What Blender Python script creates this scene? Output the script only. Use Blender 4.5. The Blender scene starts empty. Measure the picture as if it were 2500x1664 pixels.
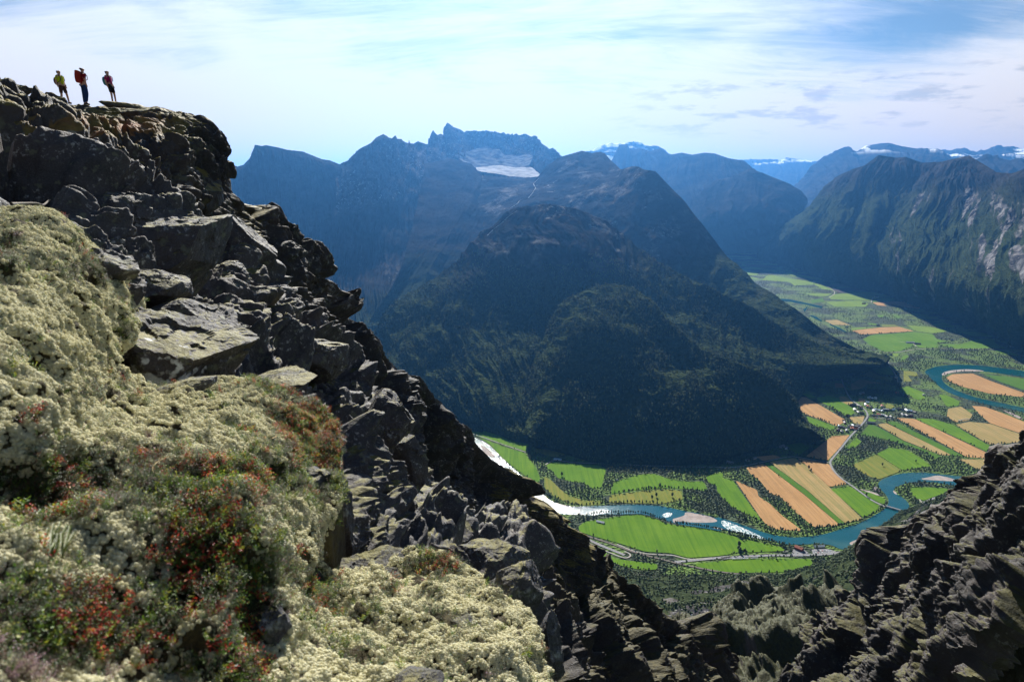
HAZE, HAZE_COL, HAZE_G, EXPO = 3.2e-5, (.11, .4, 1, 1), 0.75, 1.2
import bpy, math, random
import numpy as np
from mathutils import Vector
R = math.radians
rng = np.random.default_rng(7)
random.seed(7)
sc = bpy.context.scene
COL = sc.collection
# ------------------------------------------------------------------ camera (z = 0 is the valley floor)
F = 1667.0; CAMZ = 900.0; PITCH = math.atan((832 - 455) / F)
CP, SP = math.cos(PITCH), math.sin(PITCH)
def raydir(px, py):
    x = (np.asarray(px, float) - 1250) / F; y = (832 - np.asarray(py, float)) / F
    return np.stack([x, CP + y * SP, -SP + y * CP], -1)
def at(px, py, r=None, z=None):
    """world point seen at a photo pixel, at horizontal distance r (or on height z)"""
    d = raydir(px, py)
    if r is not None:
        k = np.asarray(r, float) / np.hypot(d[..., 0], d[..., 1])
    else:
        k = (z - CAMZ) / d[..., 2]
    return np.array([0, 0, CAMZ]) + d * k[..., None]
cam_d = bpy.data.cameras.new('camera'); cam = bpy.data.objects.new('camera', cam_d); COL.objects.link(cam)
cam.location = (0, 0, CAMZ); cam.rotation_euler = (R(90) - PITCH, 0, 0)
cam_d.sensor_width = 36; cam_d.lens = 36 * F / 2500; cam_d.clip_start = 0.05; cam_d.clip_end = 200000
cam_d.dof.use_dof = True; cam_d.dof.focus_distance = 40; cam_d.dof.aperture_fstop = 5.6
sc.camera = cam
sc.view_settings.view_transform = 'Standard'; sc.view_settings.look = 'None'; sc.view_settings.gamma = 1
# ------------------------------------------------------------------ numpy noise
def _hash(ix, iy, iz, seed):
    h = (ix.astype(np.int64) * 374761393 + iy.astype(np.int64) * 668265263 + iz.astype(np.int64) * 2147483647 + seed * 974634777) & 0xffffffff
    h = ((h ^ (h >> 13)) * 1274126177) & 0xffffffff
    h = ((h ^ (h >> 15)) * 2246822519) & 0xffffffff
    return (h ^ (h >> 16)) & 0xffffffff
def rnd(ix, iy, iz, seed): return _hash(ix, iy, iz, seed) / 4294967295.0
def vnoise(p, seed=0):
    """gradient noise, roughly -1..1"""
    i = np.floor(p).astype(np.int64); f = p - i
    u = f * f * f * (f * (f * 6 - 15) + 10)
    out = 0
    for dx in (0, 1):
        for dy in (0, 1):
            for dz in (0, 1):
                h = _hash(i[..., 0] + dx, i[..., 1] + dy, i[..., 2] + dz, seed)
                gx = (h & 1023) / 511.5 - 1; gy = ((h >> 10) & 1023) / 511.5 - 1; gz = ((h >> 20) & 1023) / 511.5 - 1
                d = gx * (f[..., 0] - dx) + gy * (f[..., 1] - dy) + gz * (f[..., 2] - dz)
                w = (u[..., 0] if dx else 1 - u[..., 0]) * (u[..., 1] if dy else 1 - u[..., 1]) * (u[..., 2] if dz else 1 - u[..., 2])
                out = out + w * d
    return out * 1.5
def fbm(p, oct=5, seed=0, gain=.5, lac=2.03, ridged=False):
    a = 1; s = 0; q = p.copy()
    for k in range(oct):
        n = vnoise(q, seed + k * 17)
        if ridged: n = 1 - 2 * np.abs(n)
        s = s + a * n; a *= gain; q = q * lac + 3.7
    return s
def blocks(p, size, seed=0, tilt=1.0, chunk=200000):
    """fractured rock: each voronoi cell is a tilted plane with its own offset; also returns crack distance"""
    P = p / np.asarray(size, float); n = len(P)
    out = np.empty(n); crack = np.empty(n)
    for s in range(0, n, chunk):
        q = P[s:s + chunk]; i = np.floor(q).astype(np.int64)
        best = np.full(len(q), 9.); sec = np.full(len(q), 9.); val = np.zeros(len(q))
        for dx in (-1, 0, 1):
            for dy in (-1, 0, 1):
                for dz in (-1, 0, 1):
                    c0, c1, c2 = i[:, 0] + dx, i[:, 1] + dy, i[:, 2] + dz
                    h = _hash(c0, c1, c2, seed)
                    v0 = q[:, 0] - (c0 + (h & 1023) / 1023.); v1 = q[:, 1] - (c1 + ((h >> 10) & 1023) / 1023.); v2 = q[:, 2] - (c2 + ((h >> 20) & 1023) / 1023.)
                    d = v0 * v0 + v1 * v1 + v2 * v2
                    h = (h * 2654435761) & 0xffffffff
                    t = (h & 255) / 127.5 - 1 + tilt * (v0 * (((h >> 8) & 255) / 127.5 - 1) + v1 * (((h >> 16) & 255) / 127.5 - 1) + v2 * (((h >> 24) & 255) / 127.5 - 1))
                    m = d < best
                    sec = np.where(m, best, np.minimum(sec, d)); val = np.where(m, t, val); best = np.where(m, d, best)
        out[s:s + chunk] = val; crack[s:s + chunk] = np.sqrt(sec) - np.sqrt(best)
    return out, crack
# ------------------------------------------------------------------ objects
def tag(o, label=None, cat=None, group=None, kind=None):
    if label: o['label'] = label
    if cat: o['category'] = cat
    if group: o['group'] = group
    if kind: o['kind'] = kind
    return o
def mesh_np(name, V, faces, mat=None, parent=None, smooth=True, attrs=None, link=True, mats=None, midx=None):
    """faces: (n,k) int array"""
    V = np.ascontiguousarray(V, np.float32); faces = np.ascontiguousarray(faces, np.int32)
    me = bpy.data.meshes.new(name)
    n, k = faces.shape
    me.vertices.add(len(V)); me.vertices.foreach_set('co', V.ravel())
    me.loops.add(n * k); me.loops.foreach_set('vertex_index', faces.ravel())
    me.polygons.add(n); me.polygons.foreach_set('loop_start', np.arange(n, dtype=np.int32) * k)
    try: me.polygons.foreach_set('loop_total', np.full(n, k, np.int32))
    except Exception: pass
    me.polygons.foreach_set('use_smooth', np.full(n, smooth))
    for an, av in (attrs or {}).items():
        av = np.asarray(av, np.float32)
        if av.ndim == 1:
            a = me.attributes.new(an, 'FLOAT', 'POINT'); a.data.foreach_set('value', av)
        else:
            a = me.attributes.new(an, 'FLOAT_COLOR', 'POINT')
            a.data.foreach_set('color', np.c_[av, np.ones(len(av))].astype(np.float32).ravel())
    if mats:
        for m in mats: me.materials.append(m)
        me.polygons.foreach_set('material_index', np.asarray(midx, np.int32))
    elif mat: me.materials.append(mat)
    me.update(calc_edges=True); me.validate()
    o = bpy.data.objects.new(name, me)
    if link: COL.objects.link(o)
    if parent: o.parent = parent
    return o
def empty(name, loc=(0, 0, 0), rz=0):
    o = bpy.data.objects.new(name, None); COL.objects.link(o); o.location = loc; o.rotation_euler = (0, 0, rz); return o
def gridfaces(nv, nu):
    a = np.arange(nv * nu).reshape(nv, nu)
    return np.stack([a[:-1, :-1], a[:-1, 1:], a[1:, 1:], a[1:, :-1]], -1).reshape(-1, 4)
def copy_tree(o, parent=None):
    c = o.copy(); COL.objects.link(c)
    if parent: c.parent = parent
    for ch in list(o.children): copy_tree(ch, c)
    return c
# ------------------------------------------------------------------ material helper
class NT:
    def __init__(s, name, disp=False):
        s.m = bpy.data.materials.new(name); s.m.use_nodes = True; s.t = s.m.node_tree; s.t.nodes.clear()
        s.out = s.n('ShaderNodeOutputMaterial'); s.b = s.n('ShaderNodeBsdfPrincipled'); s.l(s.b, 0, s.out, 0)
        s.b.inputs['Roughness'].default_value = .9; s.b.inputs['Specular IOR Level'].default_value = .25
        s.tc = None
    def n(s, ty, **k):
        x = s.t.nodes.new(ty)
        for a, v in k.items(): setattr(x, a, v)
        return x
    def l(s, a, ao, b, bi):
        s.t.links.new(a.outputs[ao] if not hasattr(a, 'is_output') else a, b.inputs[bi])
    def co(s, scale=1, stretch=(1, 1, 1), rot=(0, 0, 0)):
        if not s.tc: s.tc = s.n('ShaderNodeTexCoord')
        mp = s.n('ShaderNodeMapping'); s.l(s.tc, 'Object', mp, 0)
        mp.inputs['Scale'].default_value = [scale * q for q in stretch]; mp.inputs['Rotation'].default_value = rot
        return mp
    def noise(s, scale, detail=4, rough=.55, stretch=(1, 1, 1), rot=(0, 0, 0), dist=0):
        mp = s.co(scale, stretch, rot); x = s.n('ShaderNodeTexNoise'); s.l(mp, 0, x, 0)
        x.inputs['Scale'].default_value = 1; x.inputs['Detail'].default_value = detail; x.inputs['Roughness'].default_value = rough
        x.inputs['Distortion'].default_value = dist
        return x.outputs['Fac']
    def voro(s, scale, feature='F1', stretch=(1, 1, 1), out='Distance'):
        mp = s.co(scale, stretch); x = s.n('ShaderNodeTexVoronoi', feature=feature); s.l(mp, 0, x, 0); x.inputs['Scale'].default_value = 1
        return x.outputs[out]
    def ramp(s, v, lo, hi, a=0., b=1.):
        x = s.n('ShaderNodeMapRange'); x.inputs[1].default_value = lo; x.inputs[2].default_value = hi; x.inputs[3].default_value = a; x.inputs[4].default_value = b
        s.t.links.new(v, x.inputs[0]); return x.outputs[0]
    def math(s, op, a, b=0.5):
        x = s.n('ShaderNodeMath', operation=op)
        for i, v in enumerate((a, b)):
            if hasattr(v, 'is_output'): s.t.links.new(v, x.inputs[i])
            else: x.inputs[i].default_value = v
        return x.outputs[0]
    def mix(s, f, a, b):
        x = s.n('ShaderNodeMix', data_type='RGBA')
        for i, v in ((0, f), (6, a), (7, b)):
            if hasattr(v, 'is_output'): s.t.links.new(v, x.inputs[i])
            elif i == 0: x.inputs[0].default_value = v
            else: x.inputs[i].default_value = (*v, 1)
        return x.outputs[2]
    def attr(s, name, out='Fac'):
        x = s.n('ShaderNodeAttribute'); x.attribute_name = name; return x.outputs[out]
    def geo(s, what='z'):
        g = s.n('ShaderNodeNewGeometry'); x = s.n('ShaderNodeSeparateXYZ')
        s.l(g, 'Normal' if what[0] == 'n' else 'Position', x, 0); return x.outputs[{'x': 0, 'y': 1, 'z': 2}[what[-1]]]
    def color(s, c):
        if hasattr(c, 'is_output'): s.t.links.new(c, s.b.inputs[0])
        else: s.b.inputs[0].default_value = (*c, 1)
    def bump(s, h, strength=.5, dist=.1, prev=None):
        x = s.n('ShaderNodeBump'); x.inputs['Strength'].default_value = strength; x.inputs['Distance'].default_value = dist
        s.t.links.new(h, x.inputs['Height'])
        if prev is not None: s.t.links.new(prev, x.inputs['Normal'])
        s.t.links.new(x.outputs[0], s.b.inputs['Normal']); return x.outputs[0]
def flat(name, c, rough=.8, spec=.3, vary=.15, scale=3):
    t = NT(name); n = t.noise(scale, 3); t.color(t.mix(t.ramp(n, .3, .7), [q * (1 - vary) for q in c], [q * (1 + vary) for q in c]))
    t.b.inputs['Roughness'].default_value = rough; t.b.inputs['Specular IOR Level'].default_value = spec
    return t.m
# ------------------------------------------------------------------ terrain loft
def interp_line(pts, n, smooth=False):
    p = np.asarray(pts, float); t = np.arange(len(p)); s = np.linspace(0, len(p) - 1, n)
    return np.stack([np.interp(s, t, p[:, k]) for k in range(p.shape[1])], -1)
def world_line(pts, n=None, uniform=True):
    """pts: (px, py, r) or (px, py, None) = on valley floor z 0; resampled by picture length when n given"""
    a = []
    for p in pts:
        px, py, r = p[:3]
        a.append(at(px, py, z=0.) if r is None else at(px, py, r=r))
    a = np.array(a)
    if n is None: return a
    xy = np.array([p[:2] for p in pts], float)
    if uniform == 'x': s = np.r_[0, np.cumsum(np.abs(np.diff(xy[:, 0])) + .12 * np.abs(np.diff(xy[:, 1])) + 1e-6)]; s /= s[-1]
    elif uniform:
        s = np.r_[0, np.cumsum(np.hypot(*np.diff(xy, axis=0).T) + 1e-6)]; s /= s[-1]
    else: s = np.linspace(0, 1, len(a))
    t = np.linspace(0, 1, n)
    # r must vary log-linearly in picture: interpolate pixel + log r
    d = np.hypot(a[:, 0], a[:, 1]); X = np.interp(t, s, xy[:, 0]); Y = np.interp(t, s, xy[:, 1]); Rr = np.exp(np.interp(t, s, np.log(d)))
    return at(X, Y, r=Rr)
def loft(lines, vs, nu, nv, uniform=True, cr=True):
    """lines: list of point lists, vs: parameter of each line in 0..1; returns (nv,nu,3)"""
    L = [world_line(l, nu, uniform) if not isinstance(l, np.ndarray) else l for l in lines]
    L = np.array(L); vs = np.asarray(vs, float); t = np.linspace(0, 1, nv); out = np.empty((nv, nu, 3))
    K = len(L)
    for j, v in enumerate(t):
        k = min(max(np.searchsorted(vs, v, side='right') - 1, 0), K - 2); f = (v - vs[k]) / (vs[k + 1] - vs[k])
        a, b = L[k], L[k + 1]
        if cr:
            m0 = (L[k + 1] - L[max(k - 1, 0)]) / (vs[k + 1] - vs[max(k - 1, 0)]) * (vs[k + 1] - vs[k]) * .8
            m1 = (L[min(k + 2, K - 1)] - L[k]) / (vs[min(k + 2, K - 1)] - vs[k]) * (vs[k + 1] - vs[k]) * .8
            out[j] = (2 * f**3 - 3 * f * f + 1) * a + (f**3 - 2 * f * f + f) * m0 + (-2 * f**3 + 3 * f * f) * b + (f**3 - f * f) * m1
        else: out[j] = a * (1 - f) + b * f
    return out
def gnormals(G):
    du = np.gradient(G, axis=1); dv = np.gradient(G, axis=0); n = np.cross(du, dv); n /= np.linalg.norm(n, axis=-1, keepdims=True) + 1e-9
    s = np.sign((n * (np.array([0, 0, CAMZ + 1]) - G)).sum(-1).mean()); return n * (s if s else 1)
def back(line, dr, dz):
    """line of world points pushed away from the camera and down"""
    d = line[:, :2] / (np.hypot(line[:, 0], line[:, 1])[:, None] + 1e-9)
    return np.c_[line[:, :2] + d * dr, line[:, 2] - dz]
# ================================================================== mountains
def mountain_mat():
    t = NT('mountain_rock_and_forest')
    n1 = t.noise(.004, 8, .6); n2 = t.noise(.03, 6, .65); n3 = t.noise(.0012, 4)
    n4 = t.noise(.012, 7, .7, stretch=(1, 1, .35))
    rock = t.mix(t.ramp(n1, .35, .65), (.010, .011, .014), (.055, .053, .056))
    rock = t.mix(t.ramp(n2, .45, .7), rock, (.022, .018, .018))
    heath = t.mix(t.ramp(n3, .4, .6), (.011, .014, .008), (.045, .036, .026))
    rock = t.mix(t.math('MULTIPLY', t.ramp(n4, .46, .58), t.attr('heath')), rock, heath)
    spk = t.math('MULTIPLY', t.ramp(t.noise(.035, 5, .75), .57, .64), t.ramp(n3, .40, .55))
    rock = t.mix(t.math('MULTIPLY', t.math('MULTIPLY', spk, t.ramp(t.attr('bare'), .02, .25)), .9), rock, (.34, .33, .33))
    bare = t.mix(t.ramp(n2, .35, .7), (.09, .087, .085), (.32, .31, .31))
    rock = t.mix(t.math('MULTIPLY', t.attr('bare'), t.ramp(n4, .44, .56)), rock, bare)
    forest = t.mix(t.ramp(t.noise(.05, 5, .7), .3, .7), (.017, .028, .014), (.056, .070, .031))
    c = t.mix(t.attr('forest'), rock, forest); c = t.mix(t.attr('snow'), c, (.85, .87, .9))
    t.color(c)
    bh = t.math('ADD', t.math('MULTIPLY', t.noise(.02, 9, .68, stretch=(1, 1, .6)), 16.), t.math('MULTIPLY', t.voro(.09), t.ramp(t.attr('forest'), 0, 1, .5, 5.)))
    t.bump(bh, 1., 1.); t.b.inputs['Roughness'].default_value = 1; t.b.inputs['Specular IOR Level'].default_value = 0
    return t.m
MM = mountain_mat()
def sstep(x, a, b):
    t = np.clip((x - a) / (b - a), 0, 1); return t * t * (3 - 2 * t)
def mountain(name, lines, vs, nu, nv, amp=60, wl=900, gul=0, gfreq=40, fade=.08, seed=0, forest=(250, 500), heath=(300, 900), bare=None, uniform=True,
             blk=0, blksize=120, backs=((500, 350), (1500, 900), (3000, 1500)), footfade=.06, tilt_g=0., snowz=None, oct=7, ufade=None):
    G = loft(lines, vs, nu, nv, uniform); N = gnormals(G)
    v = np.linspace(0, 1, nv)[:, None]; u = np.linspace(0, 1, nu)[None, :]
    w = (.06 + .94 * sstep(v, 0, fade)) * (1 - sstep(v, 1 - footfade, 1)) * np.ones_like(u)
    D = amp * .8 * fbm(G / wl, oct, seed, .4)
    D = D + amp * .28 * fbm(G / (wl * .5) + 9, 5, seed + 50, .45, ridged=True)
    if gul:
        P = np.stack([(u + tilt_g * v) * gfreq + 0 * v + .5 * vnoise(G / wl * 2, 5), v * gfreq * .12 + 0 * u, 0 * u * v + seed], -1)
        D = D + gul * fbm(P, 4, seed + 9, .55, ridged=True)
    if blk:
        b, c = blocks((G.reshape(-1, 3)), (blksize, blksize, blksize * 2.2), seed + 5)
        D = D + blk * b.reshape(nv, nu)
    if ufade: w = w * (1 - .85 * sstep(u, *ufade))
    G = G + N * (D * w)[..., None]
    base = [G]
    top = G[0]; bl = [back(top, dr, dz) for dr, dz in backs][::-1]
    G2 = np.concatenate([np.array(bl), G], 0); k = len(bl)
    z = G2[..., 2] + 90 * fbm(G2 / 500., 4, seed + 3)
    at_ = {'forest': (1 - sstep(z, *forest)).ravel(), 'heath': (1 - sstep(z, *heath)).ravel(), 'bare': np.zeros(z.size), 'snow': np.zeros(z.size)}
    if bare is not None:
        U = np.broadcast_to(u, (nv, nu)); Vv = np.broadcast_to(v, (nv, nu))
        bb = np.zeros_like(z); bb[k:] = bare(U, Vv, G); at_['bare'] = bb.ravel(); at_['forest'] = at_['forest'] * (1 - at_['bare'])
    if snowz: at_['snow'] = snowz(G2).ravel()
    o = mesh_np(name, G2.reshape(-1, 3), gridfaces(nv + k, nu), MM, attrs=at_)
    tag(o, kind='structure'); o['grid'] = 1
    return o, G
def Z3(X, Y): return 500 + X / 2.945, 280 + Y / 2.945
def Z4(X, Y): return 1200 + X / 2.945, 280 + Y / 2.945
# ---- far left snow-flecked summit and the great wall
r0 = [(440, 440, 9500), (500, 425, 9500), (540, 412, 9400), (570, 404, 9300), (580, 407, 9300), (595, 403, 9200), (612, 385, 9200), (620, 369, 9200), (622, 354, 9200), (640, 357, 9200), (650, 355, 9200), (680, 361, 9200), (700, 366, 9200),
      (740, 371, 9200), (760, 379, 9200), (785, 389, 9200), (805, 392, 9100), (830, 402, 9000)]
r1 = [(830, 402, 9000), (850, 392, 8900), (862, 383, 8800), (864, 376, 8800), (868, 376, 8800), (869, 384, 8800), (874, 380, 8800), (874.5, 366, 8800), (885, 360, 8700), (905, 350, 8700), (920, 335, 8700), (935, 328, 8700), (945, 333, 8700), (952, 343, 8700),
      (964, 332, 8600), (966, 331, 8600), (969, 339, 8600), (980, 340, 8600), (985, 346, 8600), (997, 350, 8600), (998.5, 342, 8600), (1001, 350, 8600), (1010, 351, 8600), (1020, 345, 8600), (1040, 352, 8500), (1045.5, 352, 8500), (1046, 338, 8500), (1051, 338, 8500),
      (1052, 328, 8500), (1057, 318, 8500), (1062, 325, 8500), (1068, 330, 8500), (1076, 327, 8500), (1085, 332, 8500), (1088, 332, 8500), (1089, 304, 8500), (1092, 300, 8500), (1097, 302, 8500), (1105, 310, 8500), (1125, 317, 8500), (1133, 324, 8500), (1138, 320, 8500), (1170, 321, 8500),
      (1173, 323, 8500), (1176, 320, 8500), (1210, 323, 8500), (1240, 330, 8500), (1280, 331, 8500), (1305, 335, 8400), (1315, 345, 8400), (1335, 360, 8300), (1342, 364, 8200), (1350, 361, 8200), (1358, 372, 8200), (1368, 388, 8200), (1385, 400, 8200), (1400, 420, 8300), (1420, 440, 8300)]
def near_left(line):
    out_ = []
    for x, y, r in line:
        f = min(1., max(0., (x - 880) / 300.)); out_.append((x, y, None if r is None else r * (.72 + .28 * f * f * (3 - 2 * f))))
    return out_
r0 = near_left(r0); r1 = near_left(r1)
def pick(line, k):  # ridge sampled at k positions by picture x
    l = np.array([p[:2] for p in line]); return l
mountain('mountain_summit', [r0, [(430, 560, 6100), (560, 560, 6100), (640, 550, 6100), (740, 560, 6000), (860, 560, 5900)], [(420, 700, 5100), (560, 700, 5000), (700, 690, 5000), (860, 690, 5000)], [(400, 830, None), (560, 830, None), (700, 830, None), (900, 830, None)]],
         (0, .45, .8, 1), 420, 260, amp=45, wl=1200, gul=24, gfreq=26, fade=.08, seed=3, forest=(100, 350), heath=(200, 500), uniform='x')
mountain('mountain_wall', [r1,
         [(820, 520, 5650), (900, 500, 5650), (1000, 480, 6150), (1060, 450, 6700), (1110, 400, 7300), (1180, 390, 7900), (1260, 385, 7900), (1320, 390, 7900), (1440, 460, 7900)],
         [(800, 640, 5150), (880, 640, 5150), (960, 640, 5200), (1040, 600, 5500), (1110, 520, 6100), (1170, 450, 6900), (1250, 440, 7200), (1330, 450, 7200), (1440, 500, 7200)],
         [(780, 830, None), (860, 830, None), (920, 830, None), (980, 820, None), (1040, 760, 4500), (1120, 640, 5300), (1230, 560, 6000), (1330, 540, 6200), (1440, 560, 6200)]],
         (0, .42, .72, 1), 900, 420, amp=40, wl=600, gul=20, gfreq=40, fade=.06, seed=11, forest=(60, 300), heath=(150, 420), uniform='x',
         bare=lambda U, V, G: .22 * sstep(V, .66, .8) * (1 - sstep(V, .9, .98)) * sstep(fbm(np.stack([U * 30, V * 3, 0 * U], -1), 3, 4), 0, .4) + .25 * sstep(V, .02, .1) * (1 - sstep(V, .4, .5)))
# buttress hiding the right end of the wall's foot
mountain('mountain_buttress', [[(1040, 400, 6500), (1100, 387, 6700), (1150, 400, 6700), (1178, 430, 6600), (1184, 470, 6400), (1182, 500, 6200), (1215, 520, 6100)],
         [(985, 640, 4700), (1040, 600, 4900), (1085, 560, 5100), (1130, 520, 5400), (1150, 530, 5400), (1170, 540, 5400), (1200, 560, 5400)],
         [(900, 790, 4250), (950, 760, 4300), (990, 720, 4350), (1040, 680, 4450), (1080, 660, 4600), (1120, 640, 4700), (1160, 620, 4800)],
         [(900, 850, 4000), (950, 830, 4050), (990, 800, 4100), (1040, 760, 4200), (1080, 740, 4400), (1120, 720, 4500), (1160, 700, 4500)]],
         (0, .4, .8, 1), 300, 300, amp=26, wl=420, gul=3, gfreq=14, fade=.05, seed=21, forest=(250, 500), heath=(300, 700), uniform=False)
# ---- glaciers
def sheet(name, lines, vs, nu, nv, mat, lift, rough, seed, kind='structure'):
    G = loft(lines, vs, nu, nv); e = np.ones((nv, nu)); u = np.linspace(0, 1, nu)
    G[..., 2] += lift + rough * fbm(G / 120., 5, seed)
    # wavy outline: pull rim inward by noise
    o = mesh_np(name, G.reshape(-1, 3), gridfaces(nv, nu), mat); tag(o, kind=kind); return o
def snow_mat(name, a, b, sc_=.01):
    t = NT(name); n = t.noise(sc_, 8, .65, stretch=(1, 1, 3)); t.color(t.mix(t.ramp(n, .42, .6), a, b)); t.bump(t.noise(.03, 8, .7), .8, 25.)
    t.b.inputs['Roughness'].default_value = 1; t.b.inputs['Specular IOR Level'].default_value = 0; return t.m
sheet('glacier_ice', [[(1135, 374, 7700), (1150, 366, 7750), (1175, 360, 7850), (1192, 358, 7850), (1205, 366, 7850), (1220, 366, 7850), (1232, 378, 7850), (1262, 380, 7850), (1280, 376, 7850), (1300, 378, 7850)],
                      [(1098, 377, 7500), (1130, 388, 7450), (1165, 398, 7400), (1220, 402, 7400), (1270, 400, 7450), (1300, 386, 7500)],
                      [(1110, 384, 7250), (1140, 400, 7200), (1162, 410, 7200), (1225, 408, 7200), (1280, 408, 7200), (1292, 404, 7200)]], (0, .6, 1), 120, 60, snow_mat('shade_tinted_glacier_ice', (.08, .095, .12), (.20, .22, .25)), 0, 12, 5)  # the wall's shade over the upper glacier is put into this darker ice colour
sheet('snow_field', [[(1162, 409, 7200), (1200, 405, 7200), (1225, 404, 7200), (1260, 409, 7200), (1292, 407, 7200), (1300, 410, 7200)],
                     [(1165, 416, 6900), (1200, 416, 6900), (1240, 418, 6900), (1280, 424, 6900), (1318, 426, 6900)],
                     [(1180, 420, 6700), (1210, 424, 6700), (1245, 430, 6700), (1290, 434, 6700), (1312, 431, 6700)]], (0, .6, 1), 80, 30, snow_mat('snow', (.30, .31, .33), (.50, .505, .515)), 0, 5, 6)
snowm = snow_mat('old_snow', (.75, .78, .8), (.88, .88, .9))
def patch(pts, r, rb=None):
    c = np.array(pts, float); ang = np.linspace(0, 2 * np.pi, 26, endpoint=False)
    return c
def snow_patch(px, py, w, h, r, tilt=0, slope=.35):
    a = np.linspace(0, 2 * np.pi, 22, endpoint=False); rad = 1 + .35 * np.sin(a * 3 + px) + .2 * np.sin(a * 5 + py)
    x = px + w / 2 * rad * np.cos(a); y = py + h / 2 * rad * np.sin(a) + tilt * (w / 2 * rad * np.cos(a))
    yy = (y - py) / max(h, 1)
    P = at(x, y, r=r * (1 - slope * .04 * yy)); c = at(px, py, r=r)
    V = np.vstack([c[None], P]); n = len(P)
    d = V[:, :2] / np.hypot(V[:, 0], V[:, 1])[:, None]
    lo = V - np.c_[-d * 0, np.full(len(V), r * .004)]; lo[:, :2] += d * r * .004
    fc = [(0, 1 + i, 1 + (i + 1) % n) for i in range(n)] + [(1 + i, n + 2 + i, n + 2 + (i + 1) % n) for i in range(n)] + [(1 + i, n + 2 + (i + 1) % n, 1 + (i + 1) % n) for i in range(n)]
    o = mesh_np('snow_patch', np.vstack([V, lo]), np.array(fc), snowm); tag(o, kind='structure')
for a in [(717, 371, 26, 6, 8900, .15), (762, 386, 26, 7, 8850, .25), (735, 386, 8, 7, 8900, .3), (728, 384, 6, 4, 8900, 0)]:
    snow_patch(*a)
# ---- central mountain: high back part
_sh, SHG = mountain('mountain_shoulder', [[(1170, 428, 6600), (1250, 434, 6500), (1310, 436, 6500), (1345, 405, 6500), (1368, 388, 6500), (1395, 376, 6500), (1420, 368, 6500), (1445, 374, 6450), (1465, 371, 6400), (1476, 374, 6400), (1490, 390, 6300), (1516, 414, 5800),
          (1530, 410, 5500), (1545, 406, 5300), (1560, 407, 5200), (1572, 414, 5150), (1600, 418, 5100), (1612, 430, 5050), (1640, 460, 5000), (1670, 490, 4900), (1700, 530, 4800), (1740, 580, 4700), (1770, 620, 4600), (1800, 656, 4500), (1840, 694, 4400), (1870, 706, 4300), (1940, 755, 4050), (2020, 812, 3850), (2100, 855, 3650), (2168, 885, None)],
         [(1150, 500, 5900), (1230, 490, 5700), (1330, 480, 5500), (1420, 470, 5400), (1490, 500, 5000), (1540, 540, 4700), (1600, 590, 4500), (1660, 630, 4400), (1730, 670, 4300), (1800, 715, 4200), (1900, 775, 4000), (2000, 830, 3800), (2080, 865, 3650), (2165, 887, 3450)],
         [(1130, 620, 5000), (1230, 600, 4800), (1330, 600, 4700), (1420, 620, 4600), (1490, 660, 4400), (1560, 700, 4250), (1640, 730, 4100), (1720, 760, 4000), (1800, 790, 3900), (1900, 830, 3750), (2000, 860, 3600), (2080, 876, 3500), (2160, 889, 3400)]],
         (0, .6, 1), 620, 320, amp=34, wl=420, gul=4, gfreq=26, fade=.06, seed=31, forest=(330, 520), heath=(500, 1100),
         bare=lambda U, V, G: .6 * sstep(fbm(G / 240., 5, 77), .05, .5) * (1 - .6 * sstep(U, .3, .6)), backs=((300, 250), (900, 800), (1500, 1400)))
# ---- central mountain: the front dome with its steep shaded face
_dome, DG = mountain('mountain_dome', [[(905,825,3350),(925,790,3400),(965,745,3450),(1005,715,3500),(1060,682,3500),(1120,640,3600),(1180,575,3700),(1250,515,3800),(1330,498,3800),(1400,508,3800),(1480,540,3800),(1550,600,3750),(1620,650,3650),(1700,688,3550),(1800,733,3500),(1900,792,3500),(2000,840,3500),(2090,868,3520),(2168,886,None)],
         [(935,870,3150),(975,810,3200),(1015,770,3230),(1070,740,3250),(1130,700,3300),(1190,650,3400),(1250,610,3450),(1330,600,3450),(1400,610,3450),(1480,640,3430),(1550,690,3400),(1620,730,3350),(1700,765,3330),(1800,800,3350),(1900,850,3330),(2000,872,3380),(2080,880,3440),(2155,889,3430)],
         [(950,950,2800),(1020,905,2830),(1100,880,2850),(1200,840,2900),(1300,825,2930),(1400,825,2930),(1500,830,2930),(1600,850,2950),(1700,875,2950),(1800,885,3030),(1900,898,3170),(1990,898,3260),(2070,893,3350),(2145,891,3420)],
         [(1050, 1010, None), (1150, 1040, None), (1250, 1075, None), (1350, 1100, None), (1450, 1125, None), (1560, 1130, None), (1680, 1120, None), (1790, 1095, None), (1880, 1045, None), (1945, 985, None), (1975, 940, None), (2050, 915, None), (2110, 905, None), (2150, 893, None)]],
         (0, .3, .65, 1), 900, 520, amp=24, wl=420, gul=10, gfreq=30, fade=.03, ufade=(.72, .9), seed=41, forest=(380, 600), heath=(600, 1100), footfade=.03,
         bare=lambda U, V, G: .6 * sstep(fbm(G / 200., 5, 78), .1, .4) * sstep(G[..., 2], 430, 600), backs=((150, 30), (600, 300), (1000, 700)))
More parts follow.
